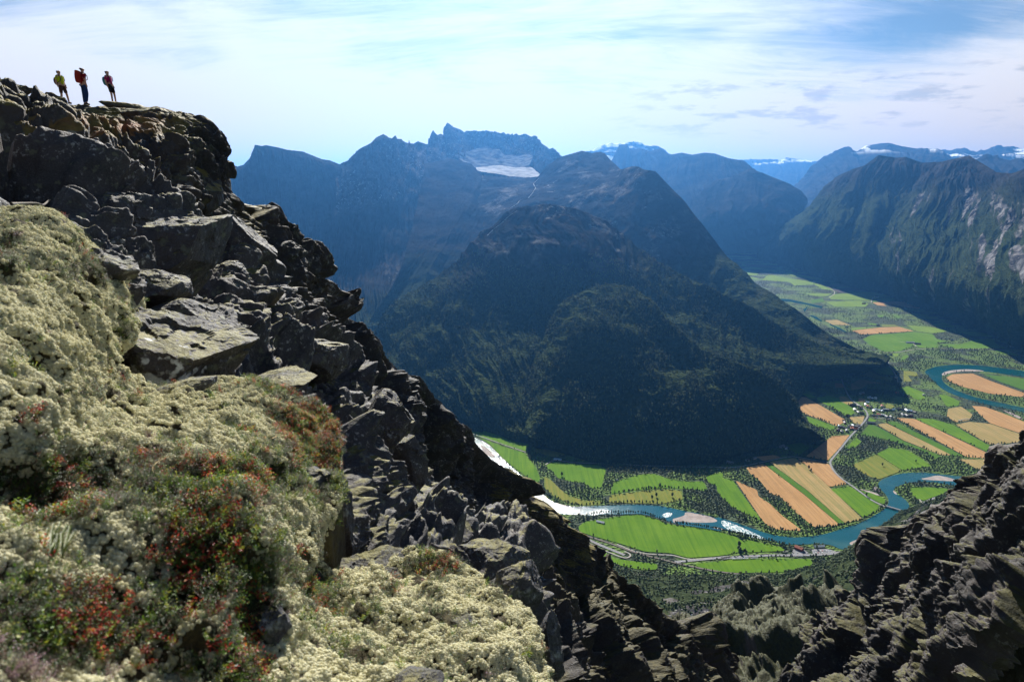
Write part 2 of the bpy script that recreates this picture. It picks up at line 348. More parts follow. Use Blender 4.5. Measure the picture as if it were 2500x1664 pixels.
# tree-clad spur leaning on the dome
_sp, SG = mountain('mountain_spur', [[(1270,1000,2500),(1300,900,2700),(1325,830,2800),(1345,780,2850),(1370,740,2900),(1420,712,2950),(1455,698,2980),(1500,692,3000),(1540,700,3000),(1590,730,2930),(1640,790,2800),(1700,845,2720),(1760,872,2680),(1850,900,2640),(1915,945,2620),(1948,988,2640)],
         [(1290,1040,2380),(1325,930,2520),(1350,870,2590),(1380,830,2640),(1430,800,2680),(1480,795,2700),(1530,810,2690),(1580,850,2630),(1640,890,2620),(1720,920,2560),(1800,940,2560),(1890,985,2570),(1970,1033,2540)],
         [(1300,1075,2240),(1350,990,2370),(1400,930,2460),(1450,900,2500),(1520,900,2500),(1580,940,2450),(1650,970,2400),(1730,990,2420),(1810,1000,2470),(1890,1030,2480),(1985,1050,2470)],
         [(1300, 1080, None), (1370, 1105, None), (1450, 1130, None), (1560, 1135, None), (1700, 1134, None), (1790, 1118, None), (1870, 1098, None), (1940, 1082, None), (2020, 1073, None)]],
         (0, .35, .65, 1), 560, 360, amp=22, wl=240, gul=7, gfreq=16, fade=.06, ufade=(.75, .95), seed=51, forest=(700, 800), heath=(700, 900), backs=((60, 30), (300, 250), (600, 700)), footfade=.02)
# small tree-clad rise at the foot, by the green meadow
_rise, RG = mountain('hill_rise', [[(1060, 1020, 2680), (1150, 1018, 2660), (1230, 1020, 2650), (1290, 1018, 2640), (1330, 1010, 2640), (1360, 1030, 2600), (1380, 1060, 2500), (1410, 1080, 2400)],
         [(1060, 1040, 2480), (1150, 1050, 2440), (1230, 1065, 2400), (1290, 1075, 2380), (1340, 1080, 2370), (1370, 1085, 2360), (1400, 1090, 2350), (1430, 1098, 2330)]],
         (0, 1), 120, 50, amp=6, wl=90, gul=0, fade=.3, seed=61, forest=(700, 900), heath=(700, 900), backs=((60, 10), (200, 60), (400, 120)))
# ---- mountains behind the valley's right bend
mountain('mountain_cap', [[(1400, 400, 15000), (1438, 369, 15000), (1470, 358, 15000), (1489, 349, 15000), (1492, 351, 15000), (1520, 350, 15000), (1556, 345, 15000), (1561, 345, 15000), (1572, 356, 15000), (1600, 356, 15000), (1612, 361, 15000), (1628, 374, 15000), (1660, 385, 14500), (1700, 400, 14500)],
         [(1400, 450, 13500), (1500, 440, 13500), (1600, 450, 13500), (1720, 450, 13500)]], (0, 1), 260, 80, amp=60, wl=1500, gul=30, gfreq=18, fade=.1, seed=71, forest=(-100, 0), heath=(100, 300),
         snowz=lambda G: ((sstep(fbm(np.stack([G[..., 0] / 500, G[..., 2] / 130, G[..., 1] / 3000], -1), 3, 90), -.1, .15)) * sstep(G[..., 2], 1100, 1350) * (G[..., 0] < 2900) * (G[..., 0] > 1500)))
mountain('mountain_tooth', [[(1490, 400, 12000), (1505, 368, 12000), (1512, 354, 12000), (1530, 352, 12000), (1536, 362, 12000), (1545, 366, 12000), (1560, 362, 12000), (1590, 370, 12000), (1612, 362, 11800), (1635, 378, 11500), (1665, 373, 11300), (1690, 378, 11200), (1720, 373, 11200), (1745, 375, 11200), (1780, 387, 11000), (1812, 392, 11000), (1830, 410, 11000), (1835, 416, 11000)],
         [(1480, 500, 10500), (1560, 480, 10300), (1640, 460, 10300), (1720, 440, 10300), (1800, 440, 10300), (1860, 450, 10300)],
         [(1560, 560, 9000), (1620, 580, 8800), (1700, 570, 8800), (1800, 560, 8800), (1880, 560, 8800)],
         [(1600, 620, 8000), (1700, 625, None), (1800, 620, None), (1850, 615, None), (1900, 610, None)]], (0, .3, .75, 1), 360, 260, amp=36, wl=900, gul=22, gfreq=14, fade=.06, seed=81, forest=(200, 500), heath=(400, 1000), uniform='x')
mountain('mountain_round_dome', [[(1570, 620, 8500), (1600, 590, 8800), (1650, 545, 9000), (1700, 480, 9300), (1745, 440, 9500), (1790, 432, 9600), (1830, 412, 9700), (1850, 418, 9700), (1890, 434, 9700), (1930, 450, 9600), (1955, 470, 9500), (1966, 487, 9400), (1950, 505, 9300), (1920, 520, 9000)],
         [(1620, 620, 8500), (1680, 590, 8500), (1730, 560, 8500), (1780, 540, 8500), (1830, 530, 8600), (1880, 540, 8600), (1930, 560, 8600)],
         [(1680, 612, None), (1740, 618, None), (1800, 618, None), (1850, 615, None), (1900, 612, None), (1940, 612, None)]], (0, .5, 1), 300, 240, amp=32, wl=700, gul=18, gfreq=9, fade=.05, seed=85, forest=(250, 550), heath=(500, 1100))
mountain('mountain_knob', [[(1850, 600, 8800), (1855, 560, 8900), (1868, 530, 9000), (1890, 508, 9000), (1920, 502, 9000), (1938, 505, 8900), (1950, 520, 8800)], [(1862, 615, None), (1890, 615, None), (1920, 618, None), (1960, 620, None)]], (0, 1), 120, 100, amp=22, wl=400, gul=14, gfreq=6, seed=87, forest=(300, 500), heath=(500, 900))
# ---- pale far ranges
farM = dict(forest=(-200, -100), heath=(100, 900), fade=.1)
fsnow = lambda lo, th, sd: (lambda G: sstep(fbm(np.stack([G[..., 0] / 700, G[..., 2] / 160, G[..., 1] / 2500], -1), 3, sd), th, th + .12) * sstep(G[..., 2], lo, lo + 150))
mountain('mountain_horizon', [[(1780, 395, 26000), (1815, 391, 26000), (1845, 389, 26000), (1872, 394, 26000), (1905, 392, 26000), (1922, 386, 26000), (1950, 389, 26000), (1990, 394, 26000), (2060, 398, 26000)], [(1780, 440, 22000), (1860, 455, 22000), (1950, 460, 22000), (2060, 460, 22000)], [(1780, 520, 17000), (1860, 520, 17000), (1950, 520, 17000), (2060, 520, 17000)]], (0, .5, 1), 220, 80, amp=110, wl=2200, gul=60, gfreq=10, seed=91, snowz=fsnow(1500, .3, 91), **farM)
mountain('mountain_long_crest', [[(1900, 500, 17000), (1930, 470, 17000), (1980, 410, 16500), (2000, 396, 16500), (2010, 386, 16500), (2040, 372, 16500), (2066, 358, 16500), (2084, 371, 16500), (2089, 375, 16500), (2100, 365, 16500), (2112, 357, 16500), (2122, 355, 16500), (2150, 350, 16500), (2170, 349, 16500), (2200, 357, 16500), (2235, 363, 16500), (2290, 365, 16500), (2328, 388, 16500), (2380, 395, 16500), (2500, 410, 16500)],
         [(1960, 490, 14000), (2050, 440, 14000), (2150, 430, 14000), (2250, 430, 14000), (2400, 440, 14000)], [(1960, 560, 11500), (2050, 560, 11500), (2200, 560, 11500), (2400, 560, 11500)]], (0, .5, 1), 420, 120, amp=80, wl=1500, gul=40, gfreq=16, seed=93, snowz=fsnow(1500, .22, 93), **farM)
mountain('mountain_last_range', [[(2260, 385, 23000), (2300, 369, 23000), (2345, 368, 23000), (2351, 366, 23000), (2360, 372, 23000), (2390, 375, 23000), (2410, 368, 23000), (2436, 361, 23000), (2443, 363, 23000), (2456, 359, 23000), (2470, 358, 23000), (2490, 364, 23000), (2520, 372, 23000), (2600, 360, 23000), (2800, 380, 23000)],
         [(2260, 440, 19000), (2400, 420, 19000), (2500, 430, 19000), (2800, 430, 19000)], [(2260, 520, 14000), (2400, 520, 14000), (2500, 520, 14000), (2800, 520, 14000)]], (0, .5, 1), 300, 100, amp=110, wl=1900, gul=60, gfreq=12, seed=95, snowz=fsnow(1500, .12, 95), **farM)
mountain('mountain_side_range', [[(2330, 420, 14000), (2380, 400, 14000), (2410, 380, 14000), (2440, 388, 14000), (2470, 392, 14000), (2500, 395, 14000), (2600, 385, 14000), (2800, 400, 14000)], [(2330, 520, 11000), (2500, 520, 11000), (2800, 520, 11000)]], (0, 1), 200, 80, amp=70, wl=1100, gul=50, gfreq=12, seed=97, **farM)
# ---- right-hand mountain, ribs running down to the left
RM = [  # ridge, upper, middle, lower, foot
 [(1862, 618, 9200), (1862, 620, 9000), (1862, 622, 8900), (1860, 624, 8800), (1850, 626, None)],
 [(1912, 560, 8900), (1905, 575, 8500), (1900, 600, 8300), (1890, 620, 8100), (1880, 634, None)],
 [(1962, 520, 8600), (1945, 545, 8100), (1930, 580, 7800), (1920, 615, 7600), (1910, 645, None)],
 [(2040, 432, 8200), (2010, 500, 7700), (1975, 560, 7400), (1960, 610, 7200), (1945, 655, None)],
 [(2085, 412, 7900), (2050, 470, 7600), (2010, 560, 7250), (1990, 620, 7000), (1985, 668, None)],
 [(2112, 404, 7700), (2080, 470, 7300), (2050, 560, 6900), (2030, 630, 6700), (2030, 682, None)],
 [(2145, 379, 7500), (2110, 470, 7250), (2090, 560, 6900), (2075, 640, 6500), (2075, 695, None)],
 [(2185, 385, 7400), (2150, 470, 7000), (2130, 560, 6500), (2115, 640, 6200), (2120, 705, None)],
 [(2212, 384, 7200), (2190, 470, 6950), (2165, 560, 6550), (2150, 650, 6050), (2155, 714, None)],
 [(2252, 398, 7200), (2230, 460, 6850), (2195, 560, 6150), (2180, 660, 5700), (2185, 724, None)],
 [(2300, 395, 7000), (2265, 460, 6600), (2215, 570, 5800), (2205, 670, 5450), (2215, 734, None)],
 [(2340, 386, 6700), (2300, 450, 6250), (2250, 570, 5600), (2240, 680, 5250), (2250, 745, None)],
 [(2366, 380, 6500), (2345, 450, 6150), (2300, 580, 5600), (2285, 690, 5100), (2290, 757, None)],
 [(2395, 397, 6400), (2395, 460, 6150), (2350, 580, 5500), (2330, 700, 4950), (2330, 772, None)],
 [(2432, 420, 6300), (2440, 480, 6050), (2400, 590, 5350), (2380, 710, 4700), (2375, 792, None)],
 [(2470, 424, 6100), (2475, 500, 5600), (2440, 600, 5000), (2430, 720, 4500), (2430, 818, None)],
 [(2500, 414, 5900), (2510, 500, 5400), (2490, 600, 4800), (2490, 730, 4300), (2500, 850, None)],
 [(2600, 400, 5700), (2600, 520, 5000), (2600, 640, 4400), (2600, 760, 4000), (2600, 890, None)],
 [(2800, 420, 5400), (2800, 560, 4600), (2800, 680, 4000), (2800, 800, 3700), (2800, 940, None)]]
def dep(py): return math.tan(PITCH + math.atan((py - 832) / F))
RM2 = []
for ci, c in enumerate(RM):
    fr = 900 / dep(c[4][1]); zc_, rc_ = 0., fr; new = [c[4]]; jag = 1 + .022 * math.sin(ci * 1.57 + .4)
    for k, sl in ((3, .40), (2, .50), (1, .57), (0, .60)):
        tdp = dep(c[k][1]); r_ = (900 - zc_ + sl * rc_) / (tdp + sl); zc_ = 900 - r_ * tdp; rc_ = r_; new.append((c[k][0], c[k][1], r_ * (jag if k in (1, 2) else 1)))
    new = new[::-1]; wt = .6 * min(1., max(0., (ci - 5) / 6.)); wq = [wt, wt, wt, max(wt, .6), 0]
    RM2.append([(p[0], p[1], None if p[2] is None else p[2] * (1 - a_) + q[2] * a_) for p, q, a_ in zip(c, new, wq)])
RM = RM2
_rm, RMG = mountain('mountain_ribbed', [[c[k] for c in RM] for k in range(5)], (0, .25, .55, .8, 1), 900, 560, amp=26, wl=560, gul=26, gfreq=26, fade=.1, seed=101, forest=(650, 1000), heath=(700, 1150), uniform=False, footfade=.03,
         bare=lambda U, V, G: sstep(fbm(np.stack([U * 34, V * 4, 0 * U], -1), 4, 33) + .3 * sstep(U, .6, .85), .36, .6) * sstep(V, .15, .35) * (1 - sstep(V, .86, .93)) * sstep(U, .25, .6), backs=((400, 200), (1200, 600), (2500, 1200)))

FOAM = flat('falling_water', (.35, .36, .37), 1., 0.)
def stream(G, pts, w):
    fx, fy, _ = project(G.reshape(-1, 3)); P = np.array(pts, float); n = 90; s_ = np.linspace(0, len(P) - 1, n); X = np.interp(s_, np.arange(len(P)), P[:, 0]); Y = np.interp(s_, np.arange(len(P)), P[:, 1]); Q = []
    for x, y in zip(X, Y):
        k = np.argmin((fx - x) ** 2 + (fy - y) ** 2); Q.append(G.reshape(-1, 3)[k] + [0, -4, 12])
    Q = np.array(Q)
    for _ in range(3): Q[1:-1] = (Q[:-2] + 2 * Q[1:-1] + Q[2:]) / 4
    ww = w * (.35 + 1.1 * rng.uniform(0, 1, n) ** 2)[:, None] / 2; d = np.array([[1., 0, 0]]); V = np.vstack([Q - d * ww, Q + d * ww]); f = [(i, i + 1, n + 1 + i, n + i) for i in range(n - 1)]
    o = mesh_np('stream', V, np.array(f), FOAM); tag(o, kind='structure')
def project(P):
    q = P - np.array([0, 0, CAMZ]); zf = q[:, 1] * CP - q[:, 2] * SP; yu = q[:, 1] * SP + q[:, 2] * CP
    return 1250 + F * q[:, 0] / zf, 832 - F * yu / zf, zf
stream(SHG, [(1316, 438), (1302, 452), (1308, 462), (1300, 475), (1290, 487), (1270, 492), (1262, 502), (1245, 512)], 6)
stream(DG, [(1262, 520), (1240, 535), (1225, 550), (1205, 565), (1190, 580)], 5)
# ================================================================== valley floor
def cA(X, Y): return 1100 + X / 3.366, 1000 + Y / 3.366
def cB(X, Y): return 1750 + X / 2.851, 850 + Y / 2.851
def cC(X, Y): return 1800 + X / 3.366, 620 + Y / 3.366
CR = {'A': cA, 'B': cB, 'C': cC, 'P': lambda x, y: (x, y)}
def ppoly(k, pts): return np.array([CR[k](*p) for p in pts])
def ground(pp, z=0.): return at(pp[:, 0], pp[:, 1], z=z)
def smooth_poly(P, it=2, closed=True, cut=5.):
    """round the corners: cut at most `cut` metres each side of a corner"""
    for _ in range(it):
        Q = np.roll(P, -1, 0) if closed else P[1:]
        A = P if closed else P[:-1]
        L = np.linalg.norm(Q - A, axis=1)[:, None]; f = np.minimum(.24, cut / (L + 1e-6)); cut *= .45
        N = np.empty((2 * len(A), P.shape[1])); N[0::2] = A * (1 - f) + Q * f; N[1::2] = A * f + Q * (1 - f)
        P = N if closed else np.vstack([P[:1], N, P[-1:]])
    return P
def poly_mesh(name, P, z, mat, kind='structure', thick=0):
    """flat sheet from an outline on the ground"""
    import mathutils
    tri = mathutils.geometry.tessellate_polygon([[Vector((p[0], p[1], 0)) for p in P]])
    V = np.c_[P[:, :2], np.full(len(P), z)]
    T = np.array(tri)
    a, b, c = V[T[0]]; 
    if np.cross(b - a, c - a)[2] < 0: T = T[:, ::-1]
    o = mesh_np(name, V, T, mat, smooth=False)
    if kind: tag(o, kind=kind)
    return o
def ribbon_pts(P, w):
    P = P[:, :2]; d = np.gradient(P, axis=0); d /= np.linalg.norm(d, axis=1, keepdims=True) + 1e-9; n = np.c_[-d[:, 1], d[:, 0]]
    return P + n * w / 2, P - n * w / 2
def ribbon(name, P, w, z, mat, kind='structure'):
    L, Rr = ribbon_pts(P, w); n = len(P); V = np.c_[np.vstack([L, Rr]), np.full(2 * n, z)]
    f = np.array([(n + i, n + i + 1, i + 1, i) for i in range(n - 1)])
    o = mesh_np(name, V, f, mat, smooth=False)
    if kind: tag(o, kind=kind)
    return o
def inpoly(x, y, P):
    c = np.zeros(len(x), bool); j = len(P) - 1
    for i in range(len(P)):
        xi, yi, xj, yj = P[i, 0], P[i, 1], P[j, 0], P[j, 1]
        with np.errstate(divide='ignore', invalid='ignore'):
            c ^= ((yi > y) != (yj > y)) & (x < (xj - xi) * (y - yi) / (yj - yi) + xi)
        j = i
    return c
# ---- base ground: floor of woods and scrub, reaching the horizon
t = NT('valley_ground'); n = t.noise(.02, 6, .7); c = t.mix(t.ramp(n, .4, .62), (.012, .024, .007), (.032, .055, .014)); md = t.noise(.0045, 4, .6); t.color(t.mix(t.ramp(md, .47, .53), c, (.07, .125, .012)))
t.bump(t.voro(.12), 1., 8.)
o = mesh_np('ground', np.array([(-30000, -3000, -.6), (30000, -3000, -.6), (30000, 40000, -.6), (-30000, 40000, -.6)]), np.array([(0, 1, 2, 3)]), t.m, smooth=False); tag(o, kind='structure')
def field_mat(name, a, b, c, rowdir=0., row=.12):
    t = NT(name); n = t.noise(.006, 5, .6); m = t.noise(.05, 5, .65)
    s = t.noise(row, 3, .6, stretch=(1, .03, 1), rot=(0, 0, rowdir))
    x = t.mix(t.ramp(n, .38, .62), a, b); x = t.mix(t.math('MULTIPLY', t.ramp(s, .42, .62), .75), x, c)
    x = t.mix(t.math('MULTIPLY', t.ramp(m, .5, .75), .45), x, b); t.color(x)
    t.b.inputs['Roughness'].default_value = 1; t.b.inputs['Specular IOR Level'].default_value = .1; t.bump(t.noise(.9, 3), .4, .6); return t.m
G_ = (.09, .24, .008); 
FM = {}
def fmat(c, d):
    k = (c, round(d, 1))
    if k not in FM:
        a = {'G': ((.072, .155, .006), (.10, .185, .010), (.05, .12, .005)), 'D': ((.04, .11, .008), (.055, .13, .01), (.065, .125, .01)), 'Y': ((.13, .15, .022), (.18, .17, .032), (.09, .13, .02)),
             'O': ((.33, .185, .075), (.39, .23, .10), (.25, .145, .06)), 'T': ((.27, .19, .072), (.33, .23, .10), (.16, .155, .05)), 'P': ((.06, .045, .055), (.08, .06, .06), (.06, .05, .045)),
             'B': ((.08, .055, .028), (.1, .075, .035), (.065, .065, .028)), 'L': ((.12, .19, .018), (.155, .23, .03), (.085, .15, .02))}[c]
        FM[k] = field_mat('field_' + {'G': 'grass', 'D': 'deep_grass', 'Y': 'dry_grass', 'O': 'ripe_grain', 'T': 'stubble', 'P': 'heather', 'B': 'bog', 'L': 'pale_grass'}[c], *a, rowdir=d)
    return FM[k]
FIELDS = [
 ('A','G',[(160,168),(300,175),(420,190),(480,215),(550,215),(640,245),(650,290),(615,340),(420,280),(200,210)]),
 ('A','G',[(230,225),(430,300),(610,355),(640,400),(700,470),(735,560),(725,600),(640,560),(560,500),(420,390),(330,290)]),
 ('A','Y',[(690,320),(900,325),(1120,370),(1130,400),(1080,430),(1070,380),(960,365),(860,390),(690,350)]),
 ('A','G',[(790,450),(870,425),(1040,445),(1190,455),(1280,480),(1240,640),(1180,650),(1080,600),(980,590),(930,570),(880,560),(850,520),(790,480)]),
 ('A','Y',[(770,545),(830,580),(900,650),(960,700),(1100,745),(1240,745),(1240,775),(1100,785),(950,760),(850,710),(770,640)]),
 ('A','G',[(1390,580),(1560,530),(1680,525),(1800,570),(1950,590),(2080,585),(2120,670),(1950,650),(1750,640),(1560,655),(1310,690),(1340,600)]),
 ('A','Y',[(1310,700),(1560,670),(1750,650),(1900,665),(1905,740),(1740,770),(1450,765),(1300,760)]),
 ('A','G',[(2100,545),(2230,515),(2240,570),(2330,590),(2356,650),(2330,680),(2120,600)]),
 ('A','G',[(1050,960),(1100,920),(1240,895),(1450,865),(1560,860),(1700,900),(1790,935),(1900,955),(2100,975),(2250,1010),(2425,1085),(2440,1130),(2360,1175),(2200,1200),(1960,1215),(1800,1175),(1600,1165),(1400,1100),(1150,1030),(1060,1000)]),
 ('A','G',[(1060,1060),(1200,1130),(1320,1215),(1480,1240),(1700,1265),(1700,1310),(1580,1318),(1400,1280),(1330,1250),(1200,1200),(1120,1120)]),
 ('B','G',[(0,1275),(150,1315),(160,1345),(110,1420),(0,1440)]),
 ('B','G',[(200,1330),(460,1385),(480,1408),(210,1420),(180,1370)]),
 ('A','G',[(2010,1262),(2356,1228),(2956,1222),(3000,1300),(2850,1330),(2600,1335),(2356,1338),(2150,1320),(2020,1285)]),
 ('B','O',[(565,335),(620,340),(760,420),(900,500),(860,530),(830,540),(740,500),(620,460),(575,430)]),
 ('B','G',[(700,340),(780,330),(850,350),(960,430),(950,460),(900,472),(800,410),(700,365)]),
 ('B','G',[(590,315),(660,320),(690,345),(640,345)]),
 ('B','G',[(620,470),(740,510),(830,550),(800,570),(700,545),(640,520)]),
 ('B','T',[(850,335),(900,335),(950,380),(920,395),(860,370)]),
 ('B','T',[(920,480),(1030,470),(1010,530),(950,520)]),
 ('B','Y',[(1010,190),(1070,157),(1135,192),(1225,205),(1215,235),(1100,210)]),
 ('B','G',[(1080,150),(1200,127),(1235,185),(1140,183)]),
 ('B','T',[(990,215),(1060,225),(1160,245),(1050,250),(1010,280),(940,290),(930,250)]),
 ('B','Y',[(1300,155),(1390,165),(1400,195),(1330,190),(1360,230),(1300,235)]),
 ('B','O',[(820,240),(880,245),(890,275),(820,275)]),
 ('B','Y',[(905,258),(950,270),(960,300),(920,290)]),
 ('B','O',[(990,345),(1040,355),(1030,372),(980,370)]),
 ('B','G',[(1275,275),(1330,262),(1450,310),(1450,350),(1400,360),(1280,300)]),
 ('B','Y',[(1180,385),(1240,400),(1210,425),(1170,410)]),
 ('B','G',[(1545,320),(1600,325),(1690,370),(1680,400),(1600,405)]),
 ('B','T',[(1610,420),(1700,405),(1780,460),(1760,500),(1660,515),(1600,470)]),
 ('B','O',[(1595,205),(1640,180),(1780,175),(1900,225),(2138,310),(2260,350),(2260,380),(2138,340),(1900,315),(1700,265),(1620,230)]),
 ('B','D',[(1850,180),(2138,210),(2300,225),(2300,310),(2138,290),(1990,240)]),
 ('B','O',[(1775,400),(1860,405),(2000,455),(2138,510),(2238,560),(2238,620),(2138,600),(1900,520),(1830,460)]),
 ('B','T',[(1660,530),(1760,510),(1900,524),(2138,606),(2238,640),(2238,680),(2138,650),(1900,670)]),
 ('B','T',[(1115,530),(1178,520),(1638,742),(1570,745),(1300,640)]),
 ('B','D',[(1183,515),(1240,510),(1730,755),(1643,748)]),
 ('B','O',[(1244,482),(1376,490),(1876,724),(1880,766),(1740,755)]),
 ('B','G',[(1380,487),(1500,490),(1640,530),(1900,680),(1880,718)]),
 ('B','T',[(1680,770),(1880,772),(1880,830),(1820,845)]),
 ('B','D',[(1000,600),(1060,530),(1110,540),(1300,645),(1560,750),(1530,770),(1400,700),(1200,640),(1100,620)]),
 ('B','G',[(1065,480),(1110,500),(1100,515),(1050,505)]),
 ('B','G',[(890,700),(970,620),(1010,650),(960,690)]),
 ('B','Y',[(945,810),(1110,737),(1290,850),(1130,910),(1060,890),(1000,860)]),
 ('B','G',[(1113,733),(1200,690),(1330,710),(1430,770),(1490,820),(1294,848)]),
 ('B','O',[(620,750),(700,690),(800,610),(925,602),(858,688),(772,780),(640,757)]),
 ('B','G',[(480,670),(550,640),(650,690),(570,745),(530,720)]),
 ('B','O',[(270,755),(400,742),(450,760),(320,783)]),
 ('B','O',[(205,830),(322,803),(598,1010),(858,1230),(680,1245),(560,1150),(440,1030),(370,1010),(300,920),(240,880)]),
 ('B','D',[(327,799),(360,793),(618,980),(888,1215),(862,1228),(602,1010)]),
 ('B','T',[(364,790),(540,762),(640,830),(780,962),(1018,1190),(892,1216),(622,980)]),
 ('B','O',[(560,762),(778,803),(825,870),(905,943),(782,962),(642,830)]),
 ('B','G',[(792,978),(920,958),(1130,1095),(1110,1140),(1020,1178)]),
 ('B','G',[(0,870),(50,870),(30,900),(110,915),(310,1200),(200,1150),(100,1100),(50,1050),(0,1000)]),
 ('B','O',[(130,920),(280,985),(290,1030),(370,1080),(450,1160),(600,1270),(420,1260),(350,1230),(313,1190)]),
 ('B','G',[(1000,985),(1100,1015),(1175,1050),(1165,1085),(1080,1048)]),
 ('B','G',[(1350,970),(1450,965),(1560,970),(1700,990),(1650,1000),(1530,1025),(1440,1060),(1380,1040),(1350,1000)]),
 ('C','G',[(1030,700),(1100,665),(1455,642),(1600,655),(1640,700),(1740,720),(1640,730),(1650,772),(1500,770),(1455,752),(1330,800),(1210,804),(1090,745)]),
 ('C','L',[(1420,600),(1380,585),(1600,600),(1740,635),(1600,652),(1462,630)]),
 ('C','O',[(940,630),(1180,602),(1330,598),(1450,633),(1020,662)]),
 ('C','Y',[(1190,580),(1290,580),(1330,595),(1190,598)]),
 ('C','L',[(940,608),(1060,600),(1180,598),(940,626)]),
 ('C','T',[(720,545),(820,540),(930,585),(780,580)]),
 ('C','G',[(1065,565),(1130,570),(1170,585),(1090,580)]),
 ('C','G',[(1150,500),(1200,500),(1200,518),(1160,518)]), ('C','G',[(1280,500),(1340,510),(1330,530),(1290,515)]),
 ('C','G',[(1600,580),(1700,560),(1790,605),(1650,605)]),
 ('C','G',[(1830,640),(1950,635),(2110,660),(2090,685),(1900,665)]),
 ('C','G',[(1640,740),(1850,740),(1960,700),(2100,700),(2140,745),(2220,775),(1800,778)]),
 ('C','L',[(2200,690),(2356,715),(2456,735),(2356,735),(2250,715)]),
 ('C','G',[(2120,790),(2220,795),(2320,830),(2300,840),(2150,812)]),
 ('C','Y',[(2230,780),(2340,782),(2350,805),(2290,800)]),
 ('C','G',[(2250,605),(2290,600),(2340,630),(2290,640)]),
 ('C','G',[(1360,840),(1390,825),(1410,840),(1370,870),(1340,880)]), ('C','L',[(1270,815),(1330,815),(1320,840),(1290,840)]),
 ('C','L',[(790,330),(1100,310),(1250,340),(1110,380),(770,372),(750,350)]),
 ('C','L',[(730,395),(1000,382),(1080,410),(1050,435),(800,430)]),
 ('C','G',[(1110,387),(1200,360),(1380,345),(1440,378),(1110,393)]),
 ('C','O',[(1110,398),(1440,385),(1500,400),(1600,395),(1700,440),(1780,490),(1720,498),(1600,450),(1500,420),(1500,450),(1400,440),(1300,420),(1200,410),(1230,430),(1150,420)]),
 ('C','T',[(1650,390),(1750,395),(1880,430),(1910,465),(1840,478),(1780,450),(1650,415)]),
 ('C','P',[(780,285),(960,270),(1060,300),(830,318)]), ('C','B',[(1170,290),(1200,270),(1290,290),(1350,330),(1170,325)]),
 ('C','L',[(200,215),(250,175),(300,175),(430,200),(600,225),(720,265),(790,300),(700,290),(630,250),(470,260),(430,230)]),
 ('C','L',[(370,160),(430,152),(540,175),(740,205),(620,210),(450,180)]),
 ('C','L',[(500,315),(600,325),(780,325),(740,345),(640,345)]),
 ('C','L',[(30,130),(100,140),(160,155),(180,170),(100,175)]), ('C','L',[(100,185),(180,200),(150,210),(110,200)]),
 ('C','D',[(600,380),(700,360),(720,390),(620,405)]), ('C','B',[(60,80),(200,85),(330,110),(200,115),(80,100)]),
 ('C','B',[(750,250),(900,235),(1100,255),(1150,280),(980,268),(790,275)]),
]
FP = []
for i, (k, c, pts) in enumerate(FIELDS):
    P = ground(ppoly(k, pts)); P = smooth_poly(P, 2)
    if np.sum(P[:, 0] * np.roll(P[:, 1], -1) - P[:, 1] * np.roll(P[:, 0], -1)) < 0: P = P[::-1]
    d = P.max(0) - P.min(0); Q = P[:, :2] - P[:, :2].mean(0); ev = np.linalg.svd(Q, full_matrices=False)[2][0]
    ang = math.atan2(ev[1], ev[0]) - math.pi / 2
    poly_mesh('field', P, .3 + .02 * (i % 12), fmat(c, -ang)); FP.append(P)
# ---- river
t = NT('river_water'); w1 = t.noise(.05, 5, .6, stretch=(1, 1, 1)); foam = t.noise(.03, 6, .75)
bar = t.noise(.008, 3, .5)
t.color(t.mix(t.ramp(bar, .48, .7), (.005, .06, .07), (.03, .09, .085)))
t.b.inputs['Roughness'].default_value = .125; t.b.inputs['IOR'].default_value = 1.33; t.b.inputs['Specular IOR Level'].default_value = .5
t.bump(t.math('ADD', t.noise(.25, 6, .75), t.noise(.04, 3, .6)), .5, .8); WATER = t.m
t = NT('river_rapids'); f = t.ramp(t.noise(.2, 6, .8, stretch=(1, .35, 1)), .46, .66); t.color(t.mix(f, (.01, .09, .10), (.7, .75, .76)))
t.b.inputs['Roughness'].default_value = .25; t.bump(t.noise(.3, 5, .7), .8, 1.5); RAPID = t.m
up = [(-400,-150),(-150,60),(60,150),(200,230),(300,270),(380,350),(450,420),(550,510),(640,590),(740,670),(810,740),(900,775),(1000,795),(1150,790),(1300,785),(1450,775),(1600,780),(1750,790),(1900,825),(2050,850),(2200,890)]
lo = [(-450,-50),(-200,150),(60,300),(250,440),(400,560),(550,670),(700,780),(830,830),(920,860),(1060,858),(1120,870),(1250,860),(1420,860),(1550,850),(1650,870),(1750,900),(1830,930),(1950,950),(2100,975),(2250,1000)]
upB = [(0,1170),(100,1200),(200,1235),(300,1270),(400,1300),(520,1315),(640,1310),(760,1290),(880,1250),(1000,1215),(1100,1160),(1180,1110),(1200,1060),(1180,1020),(1150,990),(1118,950),(1135,920),(1200,890),(1300,865),(1450,862),(1600,880),(1770,895),(1900,925),(2050,975),(2300,1080)]
loB = [(2250,1120),(2000,1020),(1850,985),(1720,970),(1600,945),(1450,925),(1330,932),(1250,960),(1222,995),(1300,1040),(1340,1080),(1335,1130),(1300,1180),(1230,1240),(1150,1310),(1050,1350),(950,1395),(860,1400),(800,1365),(700,1358),(560,1365),(460,1360),(350,1330),(200,1290),(80,1268),(0,1250)]
RC = 400.
riv = np.vstack([ppoly('A', up), ppoly('B', upB), ppoly('B', loB), ppoly('A', lo[::-1])])
RIV = [smooth_poly(ground(riv), 3, cut=RC)]
